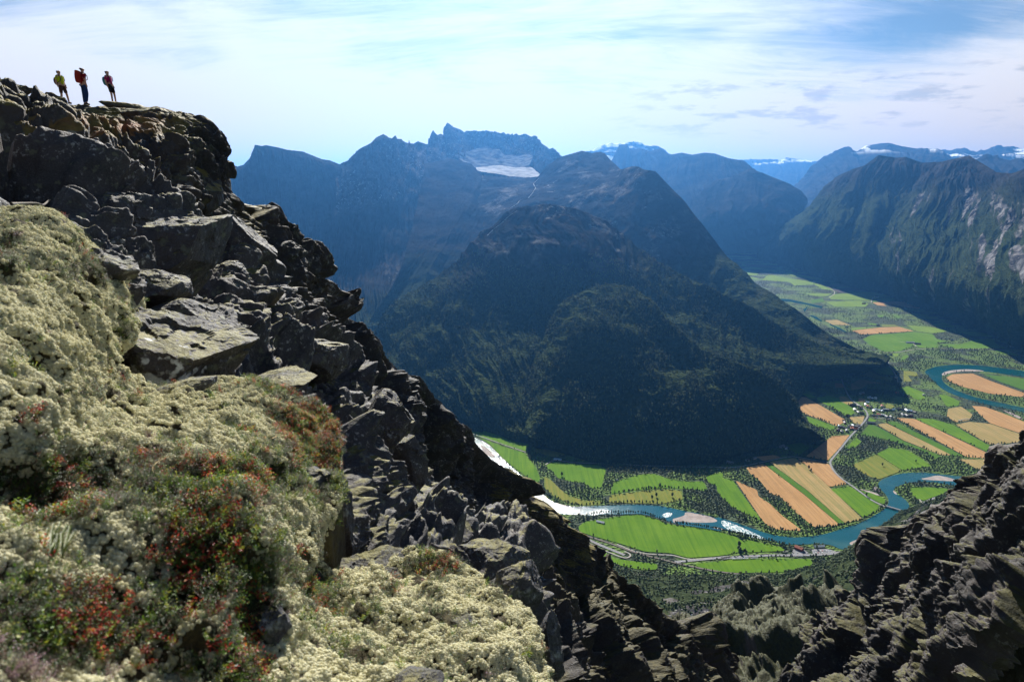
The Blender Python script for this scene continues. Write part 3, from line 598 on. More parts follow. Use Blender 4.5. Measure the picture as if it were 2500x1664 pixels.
c1 = [(1530,965),(1600,930),(1700,912),(1850,908),(2000,915),(2200,940),(2356,960),(2500,985),(2800,1040),(2800,1110),(2500,1040),(2356,1010),(2200,985),(2050,965),(1950,955),(1850,955),(1750,965),(1690,985),(1675,1020),(1700,1060),(1760,1100),(1850,1140),(1950,1175),(2100,1210),(2250,1240),(2400,1270),(2700,1360),(2700,1420),(2500,1350),(2356,1300),(2250,1275),(2100,1250),(1950,1210),(1820,1170),(1700,1120),(1640,1070),(1580,1010)]
RIV.append(smooth_poly(ground(ppoly('C', c1)), 3, cut=RC))
for k in (((240,330),(330,365),(420,372),(560,400),(700,430),(690,445),(560,415),(430,390),(330,385),(240,345)), ((540,455),(560,445),(575,425),(580,428),(570,448),(555,475)), ((600,500),(650,515),(700,550),(690,555),(640,530),(600,508)), ((760,570),(800,590),(850,610),(900,640),(890,645),(840,620),(760,580))):
    RIV.append(smooth_poly(ground(ppoly('C', k)), 1))
RIVM = [WATER, WATER] + [WATER] * 4
for P, m in zip(RIV, RIVM): poly_mesh('river', P, .1, m)
for k, pts in (('A', [(1125,850),(1180,825),(1250,815),(1300,820),(1320,835),(1250,855),(1180,866),(1130,868)]), ('A', [(2215,900),(2300,925),(2420,975),(2560,1040),(2600,1070),(2480,1050),(2330,1000),(2240,965)]), ('A', [(1730,860),(1790,840),(1830,850),(1800,880),(1760,885)]),
               ('A', [(560,560),(620,600),(700,680),(790,770),(830,825),(780,800),(700,730),(610,650)])):
    poly_mesh('rapids', smooth_poly(ground(ppoly(k, pts)), 2, cut=RC), .14, RAPID)
gm = NT('river_gravel'); nn = gm.noise(.05, 6, .7); gm.color(gm.mix(gm.ramp(nn, .35, .65), (.20, .165, .15), (.34, .29, .26))); gm.bump(gm.noise(.8, 4), .6, .5)
BARS = [('A', [(1825,895),(1850,890),(1930,865),(1920,845),(1960,838),(2000,850),(2060,858),(2150,880),(2208,918),(2100,928),(1950,922),(1850,915),(1840,930),(1825,915)]), ('B', [(920,1350),(1000,1320),(1070,1310),(1050,1335),(980,1372),(930,1368)]), ('B', [(1400,910),(1480,895),(1530,882),(1580,890),(1650,908),(1680,925),(1550,920)]),
        ('C', [(1675,985),(1720,960),(1850,945),(1970,950),(2045,962),(1950,962),(1850,962),(1750,975),(1690,1000)]), ('B', [(1090,955),(1120,965),(1150,1008),(1110,990),(1085,985)]), ('A', [(240,285),(280,300),(330,340),(375,390),(330,390),(270,350)]), ('B', [(1225,985),(1250,1000),(1255,1020),(1230,1005)]), ('A', [(2150,960),(2240,975),(2230,985),(2160,972)]),
        ('B', [(980,975),(1040,985),(1120,1010),(1150,1030),(1060,1005)]), ('B', [(1985,425),(2050,445),(2138,490),(2120,495),(2030,455)])]
for k, pts in BARS: poly_mesh('gravel_bar', smooth_poly(ground(ppoly(k, pts)), 2, cut=RC), .2, gm.m)
# ---- roads
asph = flat('asphalt', (.19, .19, .195), .9, .2, .1, .05); gravel_road = flat('gravel_road', (.27, .255, .235), .95, .2, .12, .05); rail_bed = flat('railway_ballast', (.12, .105, .09), .95, .2, .2, .1)
white_line = flat('road_paint', (.5, .5, .49), .7)
ROADS = [
 ('highway', asph, 9, [('A', [(1840,1250),(2000,1235),(2150,1220),(2340,1203)]), ('B', [(0,1465),(170,1448),(400,1438),(520,1440),(640,1438),(800,1430),(1000,1395),(1120,1360),(1230,1290),(1300,1220),(1360,1150),(1400,1110),(1450,1070),(1530,1035),(1650,1010),(1720,1000),(1800,985)])]),
 ('highway', asph, 9, [('A', [(600,860),(800,935),(975,1005),(1100,1052),(1250,1120),(1350,1160),(1430,1192)])]),
 ('farm_road', gravel_road, 4, [('A', [(1150,1110),(1300,1170),(1400,1210),(1450,1218),(1482,1200),(1470,1178),(1430,1165)])]),
 ('farm_road', gravel_road, 4, [('A', [(1370,1105),(1500,1160),(1600,1182),(1700,1190),(1820,1192),(1900,1215),(1950,1227),(2050,1226),(2150,1218)])]),
 ('railway', rail_bed, 6, [('A', [(700,880),(1060,1020),(1300,1090),(1500,1170),(1750,1230),(1900,1270),(2150,1320),(2356,1350),(2700,1370),(3000,1350),(3200,1320)])]),
 ('village_road', asph, 6.5, [('B', [(870,215),(880,250),(900,300),(925,345),(955,375),(1000,400),(1030,425),(1048,450),(1050,480),(1010,530),(930,610),(860,700),(800,770),(785,795),(810,850),(870,910),(940,955),(1000,1000),(1080,1060),(1175,1103)])]),
 ('farm_road', gravel_road, 4.5, [('B', [(785,795),(720,785),(660,775),(540,752),(500,755),(440,765),(330,790),(210,815),(100,830),(0,840)])]),
 ('farm_road', gravel_road, 5, [('B', [(1100,30),(1180,55),(1200,125),(1235,165),(1252,200),(1262,245)])]),
 ('farm_road', gravel_road, 4, [('A', [(780,450),(850,410),(900,420),(1040,437),(1250,438),(1350,436),(1500,455),(1700,462),(2000,470),(2300,472),(2440,480)])]),
 ('farm_road', gravel_road, 4, [('A', [(150,185),(420,280),(615,347)])]),
 ('farm_road', gravel_road, 6, [('C', [(1190,808),(1330,808),(1480,778),(1650,776),(1800,782),(1900,780),(2100,778),(2200,790),(2356,838),(2500,900)])]),
 ('farm_road', gravel_road, 6, [('C', [(1330,720),(1400,728),(1450,735),(1475,765)])]),
 ('farm_road', gravel_road, 6, [('C', [(1100,400),(1105,370),(1120,355)])]), ('farm_road', gravel_road, 6, [('C', [(740,265),(800,305),(800,330),(750,360)])]),
 ('farm_road', gravel_road, 4, [('B', [(1410,1050),(1430,1080),(1440,1085)])]),
 ('farm_road', gravel_road, 3.5, [('B', [(1100,480),(1180,495),(1240,480)])]),
]
RP = []
for i, (nm, m, w, segs) in enumerate(ROADS):
    pp = np.vstack([ppoly(k, p) for k, p in segs]); P = smooth_poly(ground(pp), 3, closed=False, cut=60.)
    ribbon(nm, P, w, .62 + .01 * i, m); RP.append((P, w))
    if nm == 'highway':
        for s in (-1, 1): L = ribbon_pts(P, w * .88)[0 if s < 0 else 1]; ribbon('road_marking', np.c_[L, L[:, 0] * 0], .3, .8, white_line)
# car park by the river and silage rows
poly_mesh('car_park', ground(ppoly('B', [(530,1400),(600,1395),(640,1425),(560,1436),(520,1434)])), .58, asph)
poly_mesh('car_park', ground(ppoly('B', [(660,1400),(730,1390),(790,1400),(850,1420),(800,1428),(670,1434)])), .57, asph)
poly_mesh('junction', ground(ppoly('B', [(1330,1140),(1395,1150),(1370,1185),(1310,1210)])), .7, asph)
# ================================================================== trees
def blob_tree(seed, h=11., w=6.5, conifer=False, nclump=9, leaf=False):
    """crown mesh: clumps of crumpled facets round a tapered trunk; returns crown V,F and trunk V,F"""
    g = np.random.default_rng(seed); V = []; T = []; n0 = 0
    ico_v = np.array([(0, 0, -1), (.72, .53, -.45), (-.28, .85, -.45), (-.89, 0, -.45), (-.28, -.85, -.45), (.72, -.53, -.45), (.28, .85, .45), (-.72, .53, .45), (-.72, -.53, .45), (.28, -.85, .45), (.89, 0, .45), (0, 0, 1)])
    ico_f = np.array([(0, 1, 2), (1, 0, 5), (0, 2, 3), (0, 3, 4), (0, 4, 5), (1, 5, 10), (2, 1, 6), (3, 2, 7), (4, 3, 8), (5, 4, 9), (1, 10, 6), (2, 6, 7), (3, 7, 8), (4, 8, 9), (5, 9, 10), (6, 10, 11), (7, 6, 11), (8, 7, 11), (9, 8, 11), (10, 9, 11)])
    for k in range(nclump):
        f = (k + .5) / nclump
        if conifer:
            zc = h * (.15 + .8 * f); rad = w * .5 * (1 - f) * 1.0 + .3; c = np.array([0, 0, zc]) + g.normal(0, .12 * rad, 3); s = np.array([rad, rad, h * .13])
        else:
            a = g.uniform(0, 6.28); rr = w * .3 * g.uniform(.3, 1) * math.sin(math.pi * (.15 + .7 * f)) ; zc = h * (.3 + .6 * f); c = np.array([rr * math.cos(a), rr * math.sin(a), zc]); s = w * g.uniform(.2, .32) * np.array([1, 1, .85])
        v = ico_v * (1 + g.uniform(-.35, .3, (12, 1))) * s + c
        V.append(v); T.append(ico_f + n0); n0 += 12
    V = np.vstack(V); T = np.vstack(T)
    tr = []; tf = []; n = 5
    for j, (z, r_) in enumerate(((0, .035), (.4, .022), (.75, .008))):
        for i in range(n): tr.append((h * r_ * math.cos(i * 6.283 / n), h * r_ * math.sin(i * 6.283 / n), z * h))
    for j in range(2):
        for i in range(n): tf.append((j * n + i, j * n + (i + 1) % n, (j + 1) * n + (i + 1) % n, (j + 1) * n + i))
    return V, T, np.array(tr), np.array(tf)
def leaf_mat(name, a, b):
    t = NT(name); oi = t.n('ShaderNodeObjectInfo'); n = t.noise(.35, 3)
    f = t.math('ADD', t.math('MULTIPLY', oi.outputs['Random'], .6), t.math('MULTIPLY', n, .4)); t.color(t.mix(f, a, b))
    t.b.inputs['Roughness'].default_value = .8; t.b.inputs['Specular IOR Level'].default_value = .2
    return t.m
CROWN = leaf_mat('birch_foliage', (.028, .048, .014), (.075, .10, .032)); CROWN_D = leaf_mat('spruce_foliage', (.016, .030, .013), (.038, .056, .022)); BARK = flat('bark', (.12, .1, .085))
srcs = bpy.data.collections.new('tree_kinds')
protos = []
for i in range(5):
    con = i == 4
    V, T, tv, tf = blob_tree(i + 5, h=12 if con else 10 + i * .6, w=5 if con else 7, conifer=con, nclump=8)
    Q = np.vstack([V, tv]); 
    o = mesh_np('tree_kind', V, T, CROWN_D if con else CROWN, smooth=False, link=False); srcs.objects.link(o); protos.append(o)
def gn_scatter(name, pts, coll, smin, smax, seed=0, upright=True, normal=None, scales=None):
    me = bpy.data.meshes.new(name); me.vertices.add(len(pts)); me.vertices.foreach_set('co', np.ascontiguousarray(pts, np.float32).ravel())
    if scales is not None:
        a = me.attributes.new('sc', 'FLOAT', 'POINT'); a.data.foreach_set('value', np.ascontiguousarray(scales, np.float32))
    if normal is not None:
        a = me.attributes.new('nrm', 'FLOAT_VECTOR', 'POINT'); a.data.foreach_set('vector', np.ascontiguousarray(normal, np.float32).ravel())
    o = bpy.data.objects.new(name, me); COL.objects.link(o)
    g = bpy.data.node_groups.new(name, 'GeometryNodeTree'); g.interface.new_socket('Geometry', in_out='INPUT', socket_type='NodeSocketGeometry'); g.interface.new_socket('Geometry', in_out='OUTPUT', socket_type='NodeSocketGeometry')
    nn = g.nodes.new; gi = nn('NodeGroupInput'); go = nn('NodeGroupOutput'); iop = nn('GeometryNodeInstanceOnPoints'); ci = nn('GeometryNodeCollectionInfo')
    ci.inputs['Collection'].default_value = coll; ci.inputs['Separate Children'].default_value = True; ci.inputs['Reset Children'].default_value = True
    L = g.links.new; L(gi.outputs[0], iop.inputs['Points']); L(ci.outputs[0], iop.inputs['Instance']); iop.inputs['Pick Instance'].default_value = True
    rv = nn('FunctionNodeRandomValue'); rv.data_type = 'FLOAT_VECTOR'; rv.inputs['Seed'].default_value = seed
    rv.inputs[0].default_value = (-.08, -.08, 0); rv.inputs[1].default_value = (.08, .08, 6.283)
    ri = nn('FunctionNodeRandomValue'); ri.data_type = 'INT'; ri.inputs['Min'].default_value = 0; ri.inputs['Max'].default_value = len(coll.objects) - 1; ri.inputs['Seed'].default_value = seed + 1
    L(ri.outputs['Value'] if 'Value' in ri.outputs and ri.outputs['Value'].enabled else [x for x in ri.outputs if x.enabled][0], iop.inputs['Instance Index'])
    rs = nn('FunctionNodeRandomValue'); rs.data_type = 'FLOAT'; rs.inputs[2].default_value = smin; rs.inputs[3].default_value = smax; rs.inputs['Seed'].default_value = seed + 2
    rot = [x for x in rv.outputs if x.enabled][0]
    if normal is not None:
        na = nn('GeometryNodeInputNamedAttribute'); na.data_type = 'FLOAT_VECTOR'; na.inputs[0].default_value = 'nrm'
        al = nn('FunctionNodeAlignRotationToVector'); al.axis = 'Z'; L([x for x in na.outputs if x.enabled][0], al.inputs['Vector'])
        L(rot, al.inputs['Rotation']); L(al.outputs[0], iop.inputs['Rotation'])
    else: L(rot, iop.inputs['Rotation'])
    s_out = [x for x in rs.outputs if x.enabled][0]
    if scales is not None:
        na = nn('GeometryNodeInputNamedAttribute'); na.data_type = 'FLOAT'; na.inputs[0].default_value = 'sc'
        mm = nn('ShaderNodeMath'); mm.operation = 'MULTIPLY'; L([x for x in na.outputs if x.enabled][0], mm.inputs[0]); L(s_out, mm.inputs[1]); s_out = mm.outputs[0]
    L(s_out, iop.inputs['Scale']); L(iop.outputs[0], go.inputs[0])
    m = o.modifiers.new('scatter', 'NODES'); m.node_group = g
    tag(o, kind='stuff'); return o
def project(P):
    q = P - np.array([0, 0, CAMZ]); zf = q[:, 1] * CP - q[:, 2] * SP; yu = q[:, 1] * SP + q[:, 2] * CP
    return 1250 + F * q[:, 0] / zf, 832 - F * yu / zf, zf
# scatter over the valley floor, keeping clear of fields, water and roads
def band_points(r0, r1, sp):
    y0, y1 = r0 * .75, r1; xw = r1 * .8
    nx, ny = int(xw * 1.15 / sp), int((y1 - y0) / sp)
    X, Y = np.meshgrid(-r1 * .12 + np.arange(nx) * sp, y0 + np.arange(ny) * sp); X = X.ravel() + rng.uniform(-.5, .5, X.size) * sp; Y = Y.ravel() + rng.uniform(-.5, .5, Y.size) * sp
    d = np.hypot(X, Y); k = (d >= r0) & (d < r1); P = np.c_[X[k], Y[k], np.zeros(k.sum())]
    px, py, _ = project(P); k = (px > 1040) & (px < 2620) & (py < 1500); return P[k]
vp = np.vstack([band_points(1250, 2000, 8.5), band_points(2000, 3100, 9.5), band_points(3100, 4800, 14), band_points(4800, 9000, 24)])
keep = np.ones(len(vp), bool)
def grow(P, m):
    c = P[:, :2].mean(0)
    return P
for P in FP + RIV:
    b0, b1 = P[:, :2].min(0) - 5, P[:, :2].max(0) + 5
    k = np.where(keep & (vp[:, 0] > b0[0]) & (vp[:, 0] < b1[0]) & (vp[:, 1] > b0[1]) & (vp[:, 1] < b1[1]))[0]
    if len(k): keep[k[inpoly(vp[k, 0], vp[k, 1], P)]] = False
# clear of the edges of water and roads
def near_line(P, m, closed):
    Q = np.vstack([P, P[:1]]) if closed else P
    for a, b in zip(Q[:-1, :2], Q[1:, :2]):
        lo_ = np.minimum(a, b) - m; hi_ = np.maximum(a, b) + m
        k = np.where(keep & (vp[:, 0] > lo_[0]) & (vp[:, 0] < hi_[0]) & (vp[:, 1] > lo_[1]) & (vp[:, 1] < hi_[1]))[0]
        if not len(k): continue
        d = b - a; L2 = (d * d).sum() + 1e-9; t_ = np.clip(((vp[k, :2] - a) @ d) / L2, 0, 1); dd = np.hypot(*(vp[k, :2] - a - t_[:, None] * d).T); keep[k[dd < m]] = False
for P in RIV: near_line(P, 4., True)
for P, w_ in RP: near_line(P, w_ / 2 + 5, False)
for P in FP: near_line(P, 2.5, True)
# open places: village lots, yards, river terraces without trees
OPEN = [('B', [(980,380),(1080,370),(1120,440),(1350,430),(1390,470),(1200,500),(1060,480),(1020,430)], .25), ('B', [(930,440),(1030,430),(1040,460),(960,470)], .3), ('B', [(810,560),(900,500),(1000,535),(950,600),(820,590)], .35),
        ('B', [(180,770),(280,750),(300,795),(190,820)], .3), ('B', [(430,670),(510,670),(530,750),(450,760)], .3), ('B', [(990,300),(1120,320),(1130,370),(1000,360)], .4), ('B', [(1040,480),(1130,480),(1180,520),(1100,545),(1000,600),(1040,520)], .0),
        ('B', [(520,1370),(880,1380),(900,1425),(520,1445)], .12), ('A', [(1060,1010),(1400,1110),(1520,1170),(1480,1240),(1320,1200),(1060,1050)], .1), ('A', [(1480,1170),(1840,1190),(1900,1260),(1700,1230)], .3),
        ('A', [(1240,775),(1800,765),(1900,800),(1300,790)], .3), ('A', [(680,320),(1130,370),(1360,440),(1200,450),(800,430),(780,380)], .2), ('B', [(1000,960),(1180,1040),(1180,1100),(1080,1060)], .1), ('B', [(1590,170),(1950,160),(1900,190),(1640,200)], .15),
        ('B', [(1080,880),(1190,880),(1120,960),(1060,950)], .4), ('C', [(0,60),(900,200),(1300,260),(1900,380),(1700,320),(1200,200),(700,120)], .55), ('C', [(950,575),(1200,570),(1180,600),(950,610)], .3), ('C', [(1340,700),(1560,720),(1480,770),(1330,730)], .15), ('C', [(1200,800),(1420,820),(1400,870),(1260,860)], .35),
        ('C', [(2100,780),(2356,780),(2356,850),(2120,800)], .15), ('B', [(1140,950),(1230,970),(1240,1050),(1180,1060)], 0), ('B', [(1400,1060),(1700,1000),(1700,1030),(1460,1110)], .4), ('C', [(550,380),(700,340),(1100,300),(1400,350),(1000,450),(600,420)], .35)]
for k_, pts, dens_ in OPEN:
    P = ground(ppoly(k_, pts)); k = np.where(keep & inpoly(vp[:, 0], vp[:, 1], P))[0]; keep[k[rng.uniform(size=len(k)) > dens_]] = False
vp = vp[keep]
# thin places in the woods
hole = fbm(np.c_[vp[:, :2] / 140., np.zeros(len(vp))], 3, 5) > .42
vp = vp[~hole | (rng.uniform(size=len(vp)) < .3)]
far_ = np.hypot(vp[:, 0], vp[:, 1]) > 3000; vp = vp[~far_ | (fbm(np.c_[vp[:, :2] / 220., np.zeros(len(vp))], 3, 15) > -.12) | (rng.uniform(size=len(vp)) < .12)]
dist = np.hypot(vp[:, 0], vp[:, 1]); vs_ = np.where(dist > 3100, .85, .85) * np.where(dist > 4800, .9, 1.)
# woods on the slopes
def slope_points(G, dens, zmax, fn=None, vmin=0., jit=1.):
    A = np.linalg.norm(np.cross(G[1:, :-1] - G[:-1, :-1], G[:-1, 1:] - G[:-1, :-1]), axis=-1)
    px, py, _ = project(G[:-1, :-1].reshape(-1, 3)); px = px.reshape(A.shape); py = py.reshape(A.shape)
    z = G[:-1, :-1, 2] + 60 * fbm(G[:-1, :-1] / 250., 3, 8); w_ = A * (z < zmax) * (px > 880) * (px < 2600) * (G[:-1, :-1, 2] > 1)
    if vmin: w_[:int(vmin * A.shape[0])] = 0
    clump = fbm(G[:-1, :-1] / 110., 3, 19); w_ = w_ * np.clip(.6 + 2.0 * clump, .05, 1)
    n = int(w_.sum() / dens ** 2); c = np.cumsum(w_.ravel()); k = np.searchsorted(c, rng.uniform(0, c[-1], n)); i, j = np.divmod(k, A.shape[1])
    a, b = rng.uniform(size=(2, n, 1)); return G[i, j] * (1 - a) * (1 - b) + G[i + 1, j] * a * (1 - b) + G[i, j + 1] * (1 - a) * b + G[i + 1, j + 1] * a * b - [0, 0, .8]
# near slope under the ridge, wooded at its foot
NS = loft([[(1250,1290,None),(1380,1335,None),(1500,1390,None),(1650,1405,None),(1800,1400,None),(1905,1400,None),(2010,1375,None),(2100,1320,None),(2200,1250,None),(2320,1200,None),(2450,1160,None),(2600,1120,None)],
           [(1200,1450,1050),(1350,1460,1050),(1480,1490,1050),(1620,1500,1050),(1760,1490,1060),(1900,1480,1080),(2010,1450,1100),(2100,1400,1130),(2200,1340,1170),(2320,1280,1200),(2450,1240,1200),(2600,1200,1200)],
           [(1100,1700,620),(1300,1700,620),(1450,1700,620),(1600,1700,620),(1760,1680,620),(1900,1640,640),(2010,1600,660),(2100,1550,680),(2200,1500,700),(2320,1450,700),(2450,1400,700),(2600,1380,700)],
           [(900,2300,320),(1200,2300,320),(1450,2300,320),(1600,2300,320),(1760,2200,320),(1900,2100,320),(2010,2000,330),(2100,1950,330),(2200,1900,330),(2320,1850,330),(2450,1800,330),(2600,1800,330)]], (0, .4, .8, 1), 420, 300, uniform=False)
NS = NS + gnormals(NS) * ((12 * fbm(NS / 160., 6, 7) + 7 * fbm(NS / 90., 4, 8, ridged=True)) * sstep(np.linspace(0, 1, 300), .02, .2)[:, None])[..., None]
rr = sstep(fbm(NS / 90., 4, 12), .25, .45)
o = mesh_np('slope', NS.reshape(-1, 3), gridfaces(300, 420), MM, attrs={'forest': (1 - rr).ravel() * .9, 'heath': np.ones(rr.size), 'bare': (rr * .4).ravel(), 'snow': np.zeros(rr.size)}); tag(o, kind='structure')
sp_ = [slope_points(SG, 9.5, 900), slope_points(DG, 12, 560), slope_points(RG, 8, 900), slope_points(NS, 8.0, 420)]
rmp = slope_points(RMG, 19, 420)
allp = np.vstack([vp] + sp_ + [rmp]); alls = np.r_[vs_, np.full(len(sp_[0]), .95), np.full(len(sp_[1]), .9), np.full(len(sp_[2]), 1.), np.full(len(sp_[3]), .75), np.full(len(rmp), 1.0)]
print('trees', len(vp), [len(a) for a in sp_], len(rmp))
gn_scatter('woods', allp, srcs, .65, 1.2, 3, scales=alls)
# ================================================================== near rock
def rock_mat(name, a=(.035, .034, .036), b=(.12, .115, .115), s=1., lich=.5, mossc=((.035, .042, .01), (.13, .125, .03)), mth=.62, rust=.0):
    """fractured, lichen-spotted rock with moss on what lies flat; s = feature size in metres"""
    t = NT(name); n1 = t.noise(1.1 / s, 8, .62); n2 = t.noise(7 / s, 6, .65); n3 = t.noise(.35 / s, 4, .5)
    c = t.mix(t.ramp(n1, .3, .7), a, b); c = t.mix(t.math('MULTIPLY', t.ramp(n3, .5, .65), .6), c, (.075, .058, .05))
    c = t.mix(t.math('MULTIPLY', t.ramp(t.noise(24 / s, 6, .75), .45, .65), .5), c, [min(1., q * 1.7) for q in b])
    sp = t.math('MULTIPLY', t.ramp(n2, .54, .62), t.ramp(t.noise(2.2 / s, 4, .6), .5, .62))
    c = t.mix(t.math('MULTIPLY', sp, lich), c, (.42, .42, .40))
    gr = t.math('MULTIPLY', t.ramp(t.noise(3.1 / s, 5, .6), .58, .66), .55 * lich); c = t.mix(gr, c, (.2, .22, .13))
    nz = t.math('ADD', t.geo('nz'), t.math('MULTIPLY', t.math('SUBTRACT', n1, .5), 1.0))
    nz = t.math('ADD', nz, t.math('MULTIPLY', t.attr('moss'), .5))
    mm = t.math('MULTIPLY', t.ramp(nz, mth, mth + .12), t.ramp(t.attr('moss'), .0, .25))
    mc = t.mix(t.ramp(t.noise(5 / s, 5, .7), .35, .65), *mossc)
    red = t.math('MULTIPLY', t.ramp(t.noise(.8 / s, 5, .65), .45, .6), t.attr('rust')); mc = t.mix(red, mc, (.24, .085, .03))
    c = t.mix(mm, c, mc); t.color(c)
    n5 = t.noise(24 / s, 6, .75); h = t.math('ADD', t.math('ADD', t.math('MULTIPLY', n1, .5), t.math('MULTIPLY', n2, .2)), t.math('MULTIPLY', n5, .07)); h = t.math('ADD', h, t.math('MULTIPLY', t.voro(1.6 / s, 'DISTANCE_TO_EDGE', (1, 1, .5)), -.25))
    t.bump(h, .9, .35 * s); t.b.inputs['Roughness'].default_value = .72; t.b.inputs['Specular IOR Level'].default_value = .35
    return t.m
def rocky(name, lines, vs, nu, nv, mat, sizes, amp=.32, uniform=True, backs=((3, 6), (12, 40)), seed=0, moss=None, rust=None, fade=(.0, .05), soft=.1, zst=1.5, nearamp=None, kind='structure', cr=False, edge=.5, ampmask=None):
    G = loft(lines, vs, nu, nv, uniform, cr=cr); Nn = gnormals(G)
    k1 = max(2, nv // 60)
    for _ in range(k1):  # gentle smoothing of the normals
        Nn[1:-1, 1:-1] = (Nn[:-2, 1:-1] + Nn[2:, 1:-1] + Nn[1:-1, :-2] + Nn[1:-1, 2:]) / 4
    Nn /= np.linalg.norm(Nn, axis=-1, keepdims=True) + 1e-9
    P = G.reshape(-1, 3); q0 = P - np.array([0, 0, CAMZ]); rad = np.linalg.norm(q0, axis=1)
    W = np.stack([np.arctan2(q0[:, 0], q0[:, 1]), np.log(rad), np.arcsin(q0[:, 2] / rad)], -1)  # block size grows with distance from the viewpoint's ledge
    W = W + .13 * sizes[0] * np.stack([fbm(W / sizes[0], 3, seed + q) for q in (1, 2, 3)], -1); W0 = W
    D = np.zeros(len(P)); cr_ = np.ones(len(P))
    for q, s in enumerate(sizes):
        b, c = blocks(W + .15 * s * vnoise(W0 / s * 2, q)[:, None], (s, s, s * zst), seed + 10 * q, tilt=1.6)
        b = b * (.2 + .8 * sstep(c, 0, .14))
        D += amp * s * b * (1.15 if q == 0 else .95); cr_ = np.minimum(cr_, c + .25 * q)
        D -= amp * s * .35 * (1 - np.clip(c / .08, 0, 1))
    D += sizes[0] * soft * fbm(W0 / sizes[0] / 1.3, 6, seed + 77); D += sizes[-1] * .35 * fbm(W0 / sizes[-1], 4, seed + 88, .55, ridged=True); D = D * rad
    if ampmask is not None:
        px, py, _ = project(P); D = D * ampmask(px, py)
    v = np.linspace(0, 1, nv)[:, None] * np.ones((1, nu)); w_ = np.ones_like(v)
    w_ *= edge + (1 - edge) * sstep(v, 0, .1)
    if nearamp is not None: w_ *= nearamp[0] * (v) ** nearamp[1] + (1 - v ** nearamp[1])
    D = D.reshape(nv, nu); D[1:-1, 1:-1] = (4 * D[1:-1, 1:-1] + D[:-2, 1:-1] + D[2:, 1:-1] + D[1:-1, :-2] + D[1:-1, 2:]) / 8
    G = G + Nn * (D * w_)[..., None]
    bl = [back(G[0], a, b_) for a, b_ in backs][::-1]; G2 = np.concatenate([np.array(bl), G], 0); k = len(bl)
    px, py, _ = project(G2.reshape(-1, 3))
    at_ = {'moss': np.full(len(px), .5) if moss is None else moss(px, py, G2.reshape(-1, 3)), 'rust': np.zeros(len(px)) if rust is None else rust(px, py, G2.reshape(-1, 3))}
    o = mesh_np(name, G2.reshape(-1, 3), gridfaces(nv + k, nu), mat, attrs=at_, smooth=True); tag(o, kind=kind)
    return o, G
def blobf(px, py, x, y, rx, ry): return np.exp(-(((px - x) / rx) ** 2 + ((py - y) / ry) ** 2))
ROCK_C = rock_mat('ridge_rock', s=1.6, a=(.015, .015, .016), b=(.048, .045, .046), lich=.55, mossc=((.05, .052, .012), (.22, .17, .04)), mth=.85)
ROCK_D = rock_mat('gully_rock', s=5., a=(.014, .012, .011), b=(.055, .047, .042), lich=.25, mossc=((.025, .024, .007), (.075, .062, .015)), mth=.95)
ROCK_K = rock_mat('mossy_rock', s=6., a=(.014, .012, .011), b=(.05, .043, .038), lich=.15, mossc=((.018, .021, .005), (.052, .054, .012)), mth=.62)
ROCK_E = rock_mat('cliff_rock', s=4., a=(.012, .010, .010), b=(.034, .029, .027), lich=.25, mossc=((.035, .036, .008), (.085, .075, .016)), mth=1.0)
ROCK_N = rock_mat('near_rock', s=.35, a=(.024, .024, .026), b=(.08, .076, .08), lich=.9, mossc=((.06, .055, .015), (.2, .18, .05)), mth=1.1)
# ---- main ridge: hikers' crest down along the cliff edge
C0 = [(-320,185,50),(-200,195,48),(-60,205,45),(0,214,44),(50,228,43),(65,236,42),(100,240,42),(140,250,42),(170,256,42),(215,260,42),(240,256,42),(280,254,42),(310,261,41),(340,274,39),(375,266,36),(400,262,34),(430,272,34),(455,291,33),(460,301,33),(510,311,33),(514,330,33),(538,342,33),(546,357,33),(541,390,32),(532,404,32),(558,419,33),(564,450,33),(560,482,33),(580,492,36),(600,502,38),(640,511,40),(655,517,40),(665,547,41),(700,590,42),(735,618,43),(746,650,44),(766,690,46),(776,722,48),(800,748,49),(832,762,50),(870,785,51),(905,803,52),(935,840,55),(960,882,57),(980,905,58),(1030,917,60),(1060,962,62),(1092,1012,65),(1110,1040,67),(1130,1033,68),(1158,1048,70),(1165,1080,72),(1200,1118,75),(1240,1146,78),(1262,1165,80),(1280,1202,84),(1335,1232,88),(1370,1278,93),(1390,1300,96),(1400,1330,100)]
C1 = [(-340,300,30),(-200,310,30),(0,330,31),(100,330,32),(200,325,33),(300,320,33),(380,310,31),(430,330,29.5),(470,400,29),(500,480,29),(540,560,31),(600,620,34),(660,680,36),(720,760,39),(780,840,43),(850,900,46),(900,960,50),(960,1020,53),(1030,1100,58),(1100,1170,64),(1180,1230,69),(1250,1290,76),(1310,1350,84),(1350,1420,90)]
C2 = [(-380,430,17),(-200,450,17),(0,470,17.5),(100,480,18.5),(200,500,20),(300,520,22),(380,560,23),(450,620,25),(520,700,27),(600,780,29),(680,880,32),(760,960,35),(850,1050,39),(930,1130,43),(1010,1210,48),(1080,1290,54),(1150,1370,62),(1200,1470,70),(1240,1540,76)]
C3 = [(-380,620,11),(-200,640,11),(0,660,11.5),(150,680,13),(280,740,16),(380,820,18),(480,920,20),(580,1020,22),(680,1120,25),(780,1220,29),(880,1320,34),(980,1420,40),(1060,1520,46),(1130,1640,54),(1180,1760,60)]
def mossC(px, py, P):
    m = .42 + .25 * fbm(P / 6., 3, 5); m = m + 1.1 * blobf(px, py, 270, 300, 150, 26) + .7 * blobf(px, py, 620, 515, 50, 12) + .6 * blobf(px, py, 60, 380, 90, 40) + .7 * blobf(px, py, 400, 268, 30, 6) + .8 * blobf(px, py, 330, 310, 120, 18)
    m = m - .5 * blobf(px, py, 500, 450, 130, 110) - .45 * ((px > 640) & (px < 1200)) ; return np.clip(m, 0, 1.6)
